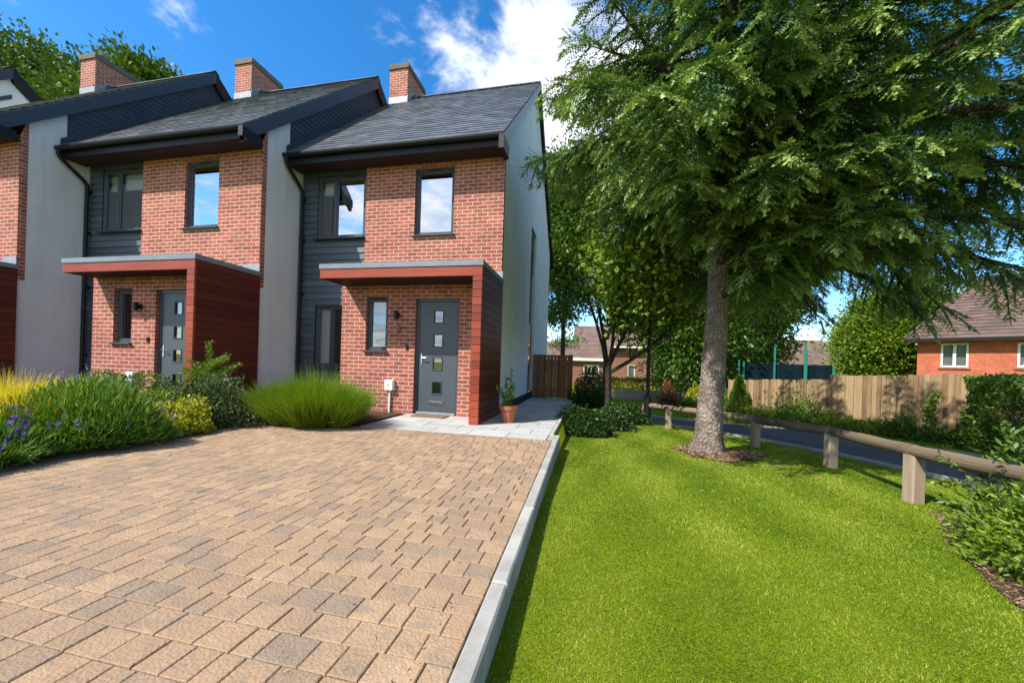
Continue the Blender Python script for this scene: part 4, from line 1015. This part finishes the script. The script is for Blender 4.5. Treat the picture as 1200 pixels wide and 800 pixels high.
# ------------------------------------------------------------------ trees
def broad_tree(name, label, x, y, z, hgt, crown_c, crown_r, nclump, nleaf, Ll, mat, trunk_r=.25, clump_r=.8, seed=1, bark='bark_dark', group='trees around the houses', power=.45, limbs=7):
    global rng
    keep = rng; rng = np.random.default_rng(seed)
    t = thing(name, label, 'tree', (x, y, z), 0, group)
    cc = np.array(crown_c, float); P, d = lump_shell(nclump, crown_r, power, None); C_ = P + cc
    # flatten the underside a little
    m = nclump * nleaf
    base = np.repeat(C_, nleaf, 0); off = rng.normal(size=(m, 3)) * clump_r * np.array([.5, .5, .34]); pts = base + off
    D = unit(np.repeat(unit(d), nleaf, 0) * .4 + unit(off) * .5 + rdir(m) * .7 + np.array([0, 0, .15]))
    V, Fq = leaves(pts, D, rng.uniform(.7, 1.35, m) * Ll, rng.uniform(.5, .8, m) * Ll)
    cv = np.repeat(rng.random(nclump), nleaf); np_mesh('crown', V, Fq, np.clip(.45 * cv + .55 * rng.beta(2, 2, m), 0, 1), mat, t)
    mb = MB(); top = cc[2] + crown_r[2] * .3
    mb.tube([(0, 0, -.2), (.03, 0, hgt * .15), (cc[0] * .3, cc[1] * .3, (hgt * .15 + top) / 2), (cc[0] * .9, cc[1] * .9, top)], [trunk_r * 1.25, trunk_r, trunk_r * .7, trunk_r * .2], 10)
    order = rng.permutation(nclump)[:limbs * 4]
    for i in order:
        h0 = rng.uniform(.35, .8) * cc[2]; p0 = np.array([cc[0] * .3, cc[1] * .3, h0]) * np.array([min(1, h0 / max(cc[2], .1))] * 2 + [1]); p2 = C_[i]; p1 = (p0 + p2) / 2 + np.array([0, 0, .08 * np.linalg.norm(p2 - p0)])
        mb.tube([p0, p1, p2], [trunk_r * .32, trunk_r * .2, trunk_r * .05], 6, cap=False)
    mb.build('trunk', bark, t); rng = keep
    return t
# behind the row, top left
broad_tree('broadleaf_tree', 'tall tree behind the left edge of the terrace, darkest and highest crown', -35.5, 17.2, 0, 17, (0, 0, 15.2), (4.6, 4.3, 4.6), 420, 190, .22, 'leaf_far', .5, 1.0, 11)
broad_tree('broadleaf_tree', 'tree crown showing behind the left chimney', -28.2, 17.2, 0, 15, (0, 0, 13.3), (4.4, 4.0, 3.6), 380, 190, .22, 'leaf_far', .45, .95, 12)
broad_tree('broadleaf_tree', 'tree crown showing between the left and middle chimneys', -22.8, 17.5, 0, 14, (0, 0, 12.5), (4.2, 4.0, 3.4), 360, 190, .22, 'leaf_far', .45, .9, 13)
# behind the gable
broad_tree('broadleaf_tree', 'dense dark tree rising right behind the rendered gable', -1.35, 17.6, -.2, 10.5, (0, 0, 7.2), (1.45, 1.6, 3.9), 190, 220, .15, 'leaf_mid', .11, .85, 14)
# mid-distance trees behind the cedar
broad_tree('broadleaf_tree', 'dark spreading tree directly behind the cedar trunk', 5.0, 20.5, -.9, 9, (0, 0, 6.2), (3.2, 2.6, 4.6), 230, 220, .17, 'leaf_mid', .3, 1.0, 15)
broad_tree('broadleaf_tree', 'dark tree behind the court screen, right of the cedar trunk', 8.4, 24.0, -.9, 9, (0, 0, 6.0), (2.5, 2.3, 4.3), 210, 220, .20, 'leaf_far', .3, 1.1, 16)
broad_tree('broadleaf_tree', 'bright green tree left of the orange bungalow', 18.3, 27.5, -.9, 8, (0, 0, 4.3), (2.5, 2.3, 3.2), 230, 230, .18, 'leaf_light', .25, 1.0, 17)
broad_tree('broadleaf_tree', 'small pale green tree between the brown roof and the bright tree', 20.0, 33.0, -1, 8, (0, 0, 4.0), (1.6, 1.5, 2.9), 110, 120, .24, 'leaf_light', .2, .9, 18)
broad_tree('broadleaf_tree', 'green tree in the distance between gable tree and young tree', -2.2, 33.0, -1.4, 5, (0, 0, 2.9), (2.0, 2.0, 1.5), 90, 120, .22, 'leaf_mid', .25, .9, 19)
broad_tree('broadleaf_tree', 'tree beyond the far lamp post, left of the cedar trunk', 6.6, 28.0, -1.2, 9, (0, 0, 4.8), (2.6, 2.4, 4.0), 170, 140, .24, 'leaf_mid', .25, 1.0, 20)
broad_tree('broadleaf_tree', 'dark tree behind the fence, left of the green posts', 8.2, 30.5, -1.2, 8, (0, 0, 4.0), (3.2, 2.4, 3.6), 170, 160, .22, 'leaf_far', .25, 1.0, 21)

# young multi-stemmed tree between the path and the lamp post
rng = np.random.default_rng(77)
t = thing('young_tree', 'young multi stemmed tree with light leaves between the side gate and the lamp post', 'tree', (.39, 9.3, -.36), 0, 'trees around the houses')
mb = MB(); mb.tube([(0, 0, -.1), (.01, 0, .6), (-.02, 0, 1.35)], [.125, .095, .10], 12)
tips = []
def limb(p, d, ln, r, lvl):
    p = np.array(p, float); d = unit(np.array(d, float)); pts = [p]; n = 5
    for i in range(n): d = unit(d + rng.normal(size=3) * .07 + np.array([0, 0, .05])); pts.append(pts[-1] + d * ln / n)
    if lvl and pts[-1][0] < -.62: return
    mb.tube(pts, [r * (1 - .6 * i / n) for i in range(n + 1)], 8 if lvl == 0 else 5, cap=False)
    if lvl >= 1: tips.extend(pts[2:])
    if lvl < 2:
        for i in range(2 if lvl else 1, n + 1):
            for k in range(2):
                a = unit(d + rdir(1)[0] * .95 + np.array([0, 0, .1])); limb(pts[i], a, ln * rng.uniform(.38, .6), r * .4, lvl + 1)
limb((-.02, 0, 1.25), (-.36, -.1, 1.3), 3.0, .046, 0); limb((0, 0, 1.3), (.42, 0, 1.3), 3.3, .046, 0); limb((.02, 0, 1.2), (1.35, -.1, .85), 2.9, .046, 0); limb((0, 0, 1.3), (-.12, .3, 1.3), 3.6, .046, 0); limb((0, 0, 1.3), (.1, -.45, 1.1), 2.9, .046, 0)
mb.build('trunk', 'bark_dark', t)
tips = np.array(tips); tips = tips[(tips[:, 0] > -.8) & (tips[:, 2] > 1.9) & ~((tips[:, 0] < -.25) & (tips[:, 2] < 3.0))]; nl = 11; m = len(tips) * nl
pts = np.repeat(tips, nl, 0) + rng.normal(size=(m, 3)) * .15; V, Fq = leaves(pts, rdir(m, .15), rng.uniform(.08, .15, m), rng.uniform(.06, .10, m)); np_mesh('crown', V, Fq, np.clip(.5 * np.repeat(rng.random(len(tips)), nl) + .5 * rng.random(m), 0, 1), 'leaf_light', t)

# the big cedar on the lawn
rng = np.random.default_rng(2024)
TX, TY = 1.74, 6.11; TZ = float(gz(TX, TY))
cedar = thing('cedar_tree', 'tall broad cedar with drooping sprays standing on the lawn in bark mulch', 'tree', (TX, TY, TZ), 0, 'trees around the houses')
HT = 8.2
def trunk_p(z): t = z / HT; return np.array([.06 * math.sin(z * .6) + .008 * z, .05 * math.sin(z * .45), z])
mb = MB(); k = 40; rows = 90; zz = np.concatenate([np.linspace(-.1, .45, 16), np.linspace(.5, HT, rows - 16)])
ph = rng.uniform(0, 6.28, 8)
V = []
for z in zz:
    c = trunk_p(max(z, 0)); r0 = (.172 - .0125 * z if z < 5 else .1095 - .032 * (z - 5)); r0 = max(r0, .012); fl = .075 * math.exp(-max(z, 0) / .16) + .02 * math.exp(-max(z, 0) / .7)
    for j in range(k):
        a = 2 * math.pi * j / k
        r = r0 + fl * (1 + .45 * math.sin(5 * a + 1.3)) + r0 * .05 * math.sin(3 * a + z * 2.1 + ph[0]) * 1 + r0 * .028 * math.sin(7 * a - z * 9 + ph[1]) + r0 * .025 * math.sin(11 * a + z * 15 + ph[2]) + rng.normal() * r0 * .012
        V.append((c[0] + r * math.cos(a), c[1] + r * math.sin(a), z))
Fq = [(i * k + j, i * k + (j + 1) % k, (i + 1) * k + (j + 1) % k, (i + 1) * k + j) for i in range(len(zz) - 1) for j in range(k)]
trunk = np_mesh('trunk', np.array(V), np.array(Fq), np.full(len(Fq), .5), 'bark', cedar, smooth=True)

lim = MB(); FB, FD, FL, FV = [], [], [], []      # fingers: base, dir, length, tone
def finger(p, d, ln, v): FB.append(p); FD.append(d); FL.append(ln); FV.append(v)
def spray(p, d, ln, tone, droop):
    """a flat fishbone spray: a twig with fingers either side, arching down to its tip"""
    n = max(4, int(ln / .062)); side = unit(np.cross(d, (0, 0, 1.0))); q = np.array(p, float); st = ln / n; dd = np.array(d, float)
    for i in range(n):
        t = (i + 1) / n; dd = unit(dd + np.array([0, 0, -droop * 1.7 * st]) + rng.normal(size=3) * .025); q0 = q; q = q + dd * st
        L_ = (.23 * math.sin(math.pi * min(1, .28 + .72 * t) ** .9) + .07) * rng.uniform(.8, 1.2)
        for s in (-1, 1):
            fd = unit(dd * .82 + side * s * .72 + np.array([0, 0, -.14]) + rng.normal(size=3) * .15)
            finger(q, fd, L_, np.clip(tone + .66 * t ** 1.7 + rng.normal() * .05, 0, 1))  # inner tone darkened to paint deep crown shade; pale tips are new growth
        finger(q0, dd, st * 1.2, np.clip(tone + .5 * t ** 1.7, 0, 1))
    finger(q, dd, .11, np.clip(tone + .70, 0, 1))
def bough(z, az, ln, rise, tone0, sagk=1.0):
    p = trunk_p(z); d = np.array([math.cos(az), math.sin(az), rise]); d = unit(d); n = max(6, int(ln / .16)); st = ln / n; pts = [p.copy()]
    sag = rng.uniform(.75, 1.2) * sagk
    for i in range(n):
        t = (i + 1) / n
        d = unit(d + np.array([0, 0, (-.55 if t > .35 else -.15) * sag * 1.1 / n * (1 if t < .8 else .5)]) + rng.normal(size=3) * .035); p = p + d * st; pts.append(p.copy())
        if t > .16:
            side = unit(np.cross(d, (0, 0, 1.0)))
            for s in (-1, 1):
                if rng.random() < .9:
                    l2 = (.30 + .55 * (1 - t) ** .8 * min(1, ln / 3)) * rng.uniform(.65, 1.25)
                    sd = unit(d * .62 + side * s * rng.uniform(.6, 1.0) + np.array([0, 0, rng.uniform(-.45, .10)]))
                    spray(p, sd, l2, tone0 + .12 * t + rng.normal() * .05, rng.uniform(.7, 1.5))
            if rng.random() < .35: spray(p, unit(d * .6 + np.array([0, 0, -.8]) + side * rng.normal() * .5), rng.uniform(.3, .65), tone0 + rng.normal() * .06, .6)
            if rng.random() < .45: spray(p, unit(d * .8 + np.array([0, 0, .5]) + side * rng.normal() * .3), rng.uniform(.2, .4), tone0 + .1, 1.4)
    spray(p, d, .45, tone0 + .25, 1.2)
    r0 = .018 + .0155 * ln
    lim.tube(pts, [r0 * (1 - .88 * i / n) for i in range(n + 1)], 7, cap=False)
z = 2.4; tier = 0
while z < HT - .15:
    f = (z - 2.3) / (HT - 2.3)
    nb = 5 if z < 3.0 else (7 if z < 5.6 else 5); a0 = tier * 2.399 + rng.uniform(-.3, .3)
    for b in range(nb):
        az = a0 + b * 2 * math.pi / nb + rng.uniform(-.4, .4)
        L_ = float(np.interp(z, [2.3, 3.2, 4.7, 6.0, 7.2, 8.3], [3.6, 4.2, 4.2, 2.5, 1.3, .5])) * rng.uniform(.68, 1.1)
        if z < 3.3: L_ *= .80
        toward = math.cos(az - math.atan2(-TY, -TX))
        if toward > .5 and z < 3.8: L_ *= .80
        lat = -(math.cos(az) * math.cos(.208) + math.sin(az) * math.sin(.208))
        if lat > .12: L_ = min(L_, max(1.2, (2.5 if z > 4.3 else 1.8) / max(.12, lat + .10 * toward)) * rng.uniform(.8, 1.05))
        if lat > .3 and z < 3.5: continue
        bough(z + rng.uniform(-.12, .12), az, L_, rng.uniform(.15, .65) if z < 6 else rng.uniform(.0, .4), .12 + rng.uniform(-.08, .10))
    z += rng.uniform(.32, .46); tier += 1
for z, az, ln, rise in ((3.0, -.55, 3.9, .30), (3.3, -.1, 4.5, .38), (3.1, .35, 4.2, .34), (3.6, -.85, 4.0, .32), (3.9, .1, 4.7, .36), (4.2, -.4, 4.8, .30), (2.75, .75, 3.6, .35), (3.5, .6, 4.4, .4), (2.9, -1.3, 2.6, .5), (3.7, -1.1, 3.5, .4), (2.8, -.3, 3.6, .25), (3.0, .1, 3.9, .28), (3.4, -.6, 4.2, .3), (3.2, .5, 4.4, .28), (3.6, .25, 4.6, .3), (3.8, -.25, 4.6, .28), (2.7, .35, 3.4, .3), (3.3, .8, 3.8, .3)):
    bough(z, az, ln, rise, .10, 2.15)
for z, tx, ty, ln in ((3.9, .0, 3.0, 3.4), (3.7, .45, 2.7, 3.3), (4.1, .75, 3.1, 3.0), (3.6, .1, 3.8, 2.7), (4.3, 1.3, 3.0, 3.1), (3.3, .8, 4.0, 2.2), (3.2, 1.9, 3.9, 2.1), (3.0, 2.6, 4.3, 2.0)):      # low front boughs hanging over the lawn
    bough(z, math.atan2(ty - TY, tx - TX), ln, .22, .16, 1.35)
lim.build('limb', 'bark_dark', cedar)
FB, FD, FL, FV = np.array(FB), unit(np.array(FD)), np.array(FL), np.array(FV)
nf = len(FB); K = 16; print('cedar fingers', nf)
tt = (np.arange(K) // 2 + .5) / (K / 2)
A = unit(np.cross(FD, np.array([0, 0, 1.0]) + rng.normal(size=(nf, 3)) * .35)); Nn = np.cross(A, FD)
sg = np.where(np.arange(K) % 2, 1.0, -1.0)
C_ = FB[:, None] + FD[:, None] * (FL[:, None] * tt)[:, :, None]
Dn = unit(FD[:, None] * .72 + A[:, None] * sg[None, :, None] * .75 + Nn[:, None] * .18 + rng.normal(size=(nf, K, 3)) * .24)
taper = (1.0 - .45 * tt)[None, :, None]
Ln = rng.uniform(.028, .042, (nf, K, 1)) * taper; Sd = unit(np.cross(Dn, Nn[:, None] + rng.normal(size=(nf, K, 3)) * .3)); Wd = .0098
V = np.stack([C_ - Sd * Wd, C_ + Sd * Wd, C_ + Dn * Ln], 2).reshape(-1, 3); Fq = np.arange(nf * K * 3).reshape(-1, 3)
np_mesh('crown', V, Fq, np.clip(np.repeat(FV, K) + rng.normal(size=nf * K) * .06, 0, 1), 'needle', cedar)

# bark mulch ring round the trunk
n = 9000; a = rng.uniform(0, 6.28, n); r = np.sqrt(rng.random(n)) * (.50 + .10 * np.sin(3 * a + 1) + .06 * np.sin(7 * a)); X = TX + .12 + r * np.cos(a) * 1.12; Y = TY - .05 + r * np.sin(a)
P = np.stack([X, Y, gz(X, Y) + .012 + .05 * (1 - r / .75) * rng.random(n)], 1); D = rdir(n); D[:, 2] = np.abs(D[:, 2]) * .35; V, Fq = leaves(P, D, rng.uniform(.02, .06, n), rng.uniform(.007, .02, n)); struct(np_mesh('mulch', V, Fq, rng.random(n), 'mulch'), 'stuff')
def disc(name, cx, cy, rx, ry, mat, dz, wob=.12, k=48, h=.03):
    V = [(cx, cy, float(gz(cx, cy)) + dz + h)]; F_ = []
    for q in (.5, 1.0):
        for j in range(k):
            a = 2 * math.pi * j / k; w = q * (1 + wob * math.sin(3 * a + 1) + wob * .5 * math.sin(7 * a)); x, y = cx + rx * w * math.cos(a), cy + ry * w * math.sin(a); V.append((x, y, float(gz(x, y)) + dz + h * (1 - q)))
    for j in range(k): F_.append((0, 0, 1 + j, 1 + (j + 1) % k)); F_.append((1 + j, 1 + k + j, 1 + k + (j + 1) % k, 1 + (j + 1) % k))
    me = bpy.data.meshes.new(name); me.from_pydata(V, [], [tuple(dict.fromkeys(f)) for f in F_]); me.materials.append(M[mat]); o = bpy.data.objects.new(name, me); COL.objects.link(o); return struct(o)
disc('tree_bed', TX + .12, TY - .05, .54, .48, 'soil', .012)
# bare soil bed round the corner shrub
poly = [(2.80, 3.7), (2.46, 3.2), (2.28, 2.8), (2.15, 2.5), (2.09, 2.3), (2.07, 2.1), (2.10, 1.4), (2.2, .6)]
V = np.array([(x, y, float(gz(x, y)) + .010) for x, y in poly] + [(x + 2.3, y, float(gz(x + 2.3, y)) + .012) for x, y in poly]); n = len(poly)
struct(np_mesh('corner_soil_bed', V, np.array([(i, n + i, n + i + 1, i + 1) for i in range(n - 1)]), np.full(n - 1, .5), 'soil'))
n = 5000; yy = rng.uniform(.8, 3.9, n); xx = np.interp(yy, [p[1] for p in poly][::-1], [p[0] for p in poly][::-1]) + rng.random(n) ** 1.5 * 1.0 - .01
P = np.stack([xx, yy, gz(xx, yy) + .016], 1); D = rdir(n); D[:, 2] = np.abs(D[:, 2]) * .3; V, Fq = leaves(P, D, rng.uniform(.010, .034, n), rng.uniform(.004, .010, n)); struct(np_mesh('leaf_litter', V, Fq, rng.random(n), 'mulch'), 'stuff')

n = 420; u = rng.random(n); yy = rng.uniform(.8, 5.0, n); xx = np.where(u < .45, -.52 - rng.random(n) ** 3 * .5, np.where(u < .8, left_limit(yy) + .35 + rng.random(n) ** 2 * .9, rng.uniform(-5, -.6, n)))
P = np.stack([xx, yy, np.full(n, .004)], 1); D = rdir(n); D[:, 2] = np.abs(D[:, 2]) * .12; V, Fq = leaves(P, D, rng.uniform(.006, .022, n), rng.uniform(.003, .009, n), .1); struct(np_mesh('dry_leaf_litter', V, Fq, rng.random(n), 'mulch'), 'stuff')
n = 1500; a = rng.uniform(0, 6.283, n); r = .5 + 2.6 * rng.random(n) ** 1.6; xx = TX + r * np.cos(a) + .3; yy = TY + r * np.sin(a) - .2; ok = (xx > -.3) & (xx < rail_x(yy) + .5) & (yy > 1.2); xx, yy = xx[ok], yy[ok]; n = len(xx)
P = np.stack([xx, yy, gz(xx, yy) + .014], 1); D = rdir(n); D[:, 2] *= .25; V, Fq = leaves(P, D, rng.uniform(.015, .05, n), rng.uniform(.003, .008, n), .1); struct(np_mesh('fallen_needle_litter', V, Fq, rng.random(n), 'mulch'), 'stuff')
# lawn: blades denser near the camera
rng = np.random.default_rng(5)
N = 800000
yy = 1.0 + 10.6 * rng.random(N) ** 1.9; xx = rng.uniform(-.41, 4.4, N)
ok = (xx < rail_x(yy) + .95 + rng.normal(size=N) * .03) & (xx > np.where(yy < 5.03, KX(yy) + .074, -.405) + .006 * rng.normal(size=N))
bx = np.interp(yy, [p[1] for p in poly][::-1], [p[0] for p in poly][::-1], left=99, right=99)
ok &= ~((yy > .6) & (yy < 4.0) & (xx > bx + rng.normal(size=N) * .025))
dd = np.hypot((xx - TX - .12) / 1.12, yy - TY + .05); ok &= dd > .48 + rng.normal(size=N) * .07
ne = np.interp(yy, near_edge[:, 1], near_edge[:, 0]); ok &= xx < ne - .06
ok &= ~((yy > 8.2) & (xx < -.42))
xx, yy = xx[ok], yy[ok]; n = len(xx); dist = np.hypot(xx, yy)
B = np.stack([xx, yy, gz(xx, yy) - .004], 1)
# soft stripes left by the mower, and drier patches
stripe = .5 + .5 * np.sin((xx + .16 * yy) * 2 * math.pi / 1.05)
patch = .5 + .22 * np.sin(xx * 3.1 + yy * 1.7 + 1.2 * np.sin(yy * 2.3)) + .2 * np.sin(xx * 7.3 - yy * 4.1 + 1 + np.sin(xx * 5)) + .18 * np.sin(xx * 17 + 2 * np.sin(yy * 9)) * np.sin(yy * 13 + xx * 4)
D = rng.normal(size=(n, 3)) * .55; D[:, 1] += (stripe - .5) * .5; D[:, 2] = 1.0
Ln = rng.uniform(.010, .023, n) * (1 + .06 * dist); Wd = .0030 * (1 + .42 * np.maximum(dist - 1.3, 0))
V, Fq = blades(B, D, Ln, Wd, .30 * rng.random(n), 2)
var = np.clip(.24 * rng.normal(size=n) + .42 + .20 * (stripe - .5) + .40 * (patch - .5) + (rng.random(n) < .035) * .6, 0, 1)
struct(np_mesh('grass', V, Fq, np.repeat(var, 2), 'grass'), 'stuff')
# verge beyond the road
n = 26000; s = rng.random(n); p0 = fA + (fB - fA) * (s[:, None] * 1.1 - .08) + fn * (rng.random((n, 1)) * 1.5 + .0); B = np.stack([p0[:, 0], p0[:, 1], gz(p0[:, 0], p0[:, 1])], 1)
D = rng.normal(size=(n, 3)) * .5; D[:, 2] = 1; V, Fq = blades(B, D, rng.uniform(.06, .2, n), .022, .3, 2); struct(np_mesh('verge_grass', V, Fq, np.repeat(rng.random(n) * .8, 2), 'grass'), 'stuff')
n = 30000; B = np.stack([rng.uniform(-2, 8, n), rng.uniform(14.5, 22, n), np.zeros(n)], 1); fe = np.interp(B[:, 0], far_edge[::-1][:, 0], far_edge[::-1][:, 1]); B = B[B[:, 1] > fe + .15]; B[:, 2] = gz(B[:, 0], B[:, 1]); n = len(B)
D = rng.normal(size=(n, 3)) * .5; D[:, 2] = 1; V, Fq = blades(B, D, rng.uniform(.05, .13, n), .03, .3, 2); struct(np_mesh('far_lawn_grass', V, Fq, np.repeat(.3 + rng.random(n) * .5, 2), 'grass'), 'stuff')

# ------------------------------------------------------------------ sky, sun, camera
SUN = np.array([-.64, -.62, 1.0]); SUN = SUN / np.linalg.norm(SUN); EL = math.asin(SUN[2]); AZ = math.atan2(SUN[0], SUN[1])
w = bpy.data.worlds.new('World'); SC.world = w; w.use_nodes = True; nt = w.node_tree; nt.nodes.clear()
def N_(t, **k):
    nd = nt.nodes.new('ShaderNode' + t)
    for a, v in k.items(): setattr(nd, a, v)
    return nd
lk = nt.links.new
sky = N_('TexSky', sky_type='NISHITA', sun_disc=False); sky.sun_elevation = EL; sky.sun_rotation = AZ; sky.air_density = 1.0; sky.dust_density = .25; sky.ozone_density = 2.5; sky.altitude = 200
hs = N_('HueSaturation'); hs.inputs['Saturation'].default_value = 1.36; hs.inputs['Value'].default_value = 1.42; lk(sky.outputs[0], hs.inputs['Color'])
tc = N_('TexCoord'); sep = N_('SeparateXYZ'); lk(tc.outputs['Generated'], sep.inputs[0])
def mth(op, a, b=None):
    x = N_('Math', operation=op)
    for i, v in enumerate((a, b)):
        if v is None: continue
        if isinstance(v, (int, float)): x.inputs[i].default_value = v
        else: lk(v, x.inputs[i])
    return x.outputs[0]
den = mth('ADD', mth('MAXIMUM', sep.outputs[2], 0.0), .10)
cmb = N_('CombineXYZ'); lk(mth('DIVIDE', sep.outputs[0], den), cmb.inputs[0]); lk(mth('DIVIDE', sep.outputs[1], den), cmb.inputs[1])
n1 = N_('TexNoise'); n1.inputs['Scale'].default_value = 2.3; n1.inputs['Detail'].default_value = 9; n1.inputs['Roughness'].default_value = .64; n1.inputs['Distortion'].default_value = .5; lk(cmb.outputs[0], n1.inputs['Vector'])
def patch_(d, p0, p1, k):
    vm = N_('VectorMath', operation='DOT_PRODUCT'); d = np.array(d) / np.linalg.norm(d); vm.inputs[1].default_value = tuple(d); lk(tc.outputs['Generated'], vm.inputs[0])
    mr = N_('MapRange', interpolation_type='SMOOTHSTEP'); lk(vm.outputs['Value'], mr.inputs[0]); mr.inputs[1].default_value = math.cos(RD(p0)); mr.inputs[2].default_value = math.cos(RD(p1)); mr.inputs[3].default_value = 0; mr.inputs[4].default_value = k
    return mr.outputs[0]
acc = n1.outputs['Fac']
for d, a, b, k in (((-.04, .847, .53), 16, 4, .26), ((-.17, .78, .60), 11, 3, .17), ((-.345, .662, .69), 9, 2, .16), ((.12, .83, .50), 14, 3, .2), ((.38, .78, .50), 10, 2, .20), ((0, -1, .45), 80, 20, .26)):
    acc = mth('ADD', acc, patch_(d, a, b, k))
mr = N_('MapRange', interpolation_type='SMOOTHSTEP'); lk(acc, mr.inputs[0]); mr.inputs[1].default_value = .585; mr.inputs[2].default_value = .86
cf = mr.outputs[0]
mx = N_('Mix', data_type='RGBA'); lk(cf, mx.inputs[0]); lk(hs.outputs[0], mx.inputs[6])
n2 = N_('TexNoise'); n2.inputs['Scale'].default_value = 3.0; n2.inputs['Detail'].default_value = 6; lk(cmb.outputs[0], n2.inputs['Vector'])
cr = N_('ValToRGB'); cr.color_ramp.elements[0].position = .35; cr.color_ramp.elements[0].color = (5.2, 5.7, 6.6, 1); cr.color_ramp.elements[1].position = .62; cr.color_ramp.elements[1].color = (8.6, 8.7, 8.9, 1); lk(n2.outputs['Fac'], cr.inputs[0]); lk(cr.outputs[0], mx.inputs[7])
bg = N_('Background'); bg.inputs['Strength'].default_value = .10; lk(mx.outputs[2], bg.inputs[0]); wo = N_('OutputWorld'); lk(bg.outputs[0], wo.inputs[0])

sl = bpy.data.lights.new('sun', 'SUN'); sl.energy = 4.4; sl.angle = RD(.53); sl.color = (1.0, .945, .86)
so = bpy.data.objects.new('sun', sl); COL.objects.link(so)
from mathutils import Vector, Matrix
so.rotation_euler = Vector(tuple(SUN)).to_track_quat('Z', 'Y').to_euler(); so.location = tuple(SUN * 40)

TH = math.atan(93 / 440.); rho = math.atan(.031)
Fw = Vector((-math.sin(TH), math.cos(TH), 0)); Hr = Vector((math.cos(TH), math.sin(TH), 0)); Zu = Vector((0, 0, 1))
R_ = Hr * math.cos(rho) + Zu * math.sin(rho); U_ = -Hr * math.sin(rho) + Zu * math.cos(rho)
cam = bpy.data.cameras.new('camera'); co = bpy.data.objects.new('camera', cam); COL.objects.link(co); SC.camera = co
mw = Matrix.Identity(4)
for i in range(3): mw[i][0] = R_[i]; mw[i][1] = U_[i]; mw[i][2] = -Fw[i]
mw[0][3], mw[1][3], mw[2][3] = 0, 0, 1.0; co.matrix_world = mw
cam.sensor_width = 36; cam.lens = 36 * 440 / 1200.; cam.shift_y = 26 / 1200.; cam.clip_start = .05; cam.clip_end = 3000

vs = SC.view_settings; SC.display_settings.display_device = 'sRGB'; vs.view_transform = 'Standard'; vs.look = 'None'; vs.exposure = 0.9; vs.gamma = 1.0; vs.use_curve_mapping = False
SC.render.engine = 'CYCLES'; cy = SC.cycles; cy.use_denoising = True
try: cy.denoiser = 'OPENIMAGEDENOISE'; cy.denoising_input_passes = 'RGB_ALBEDO_NORMAL'; cy.denoising_prefilter = 'NONE'
except Exception: pass
cy.use_adaptive_sampling = False; cy.max_bounces = 7; cy.transparent_max_bounces = 12; cy.caustics_reflective = False; cy.caustics_refractive = False; cy.sample_clamp_indirect = 8
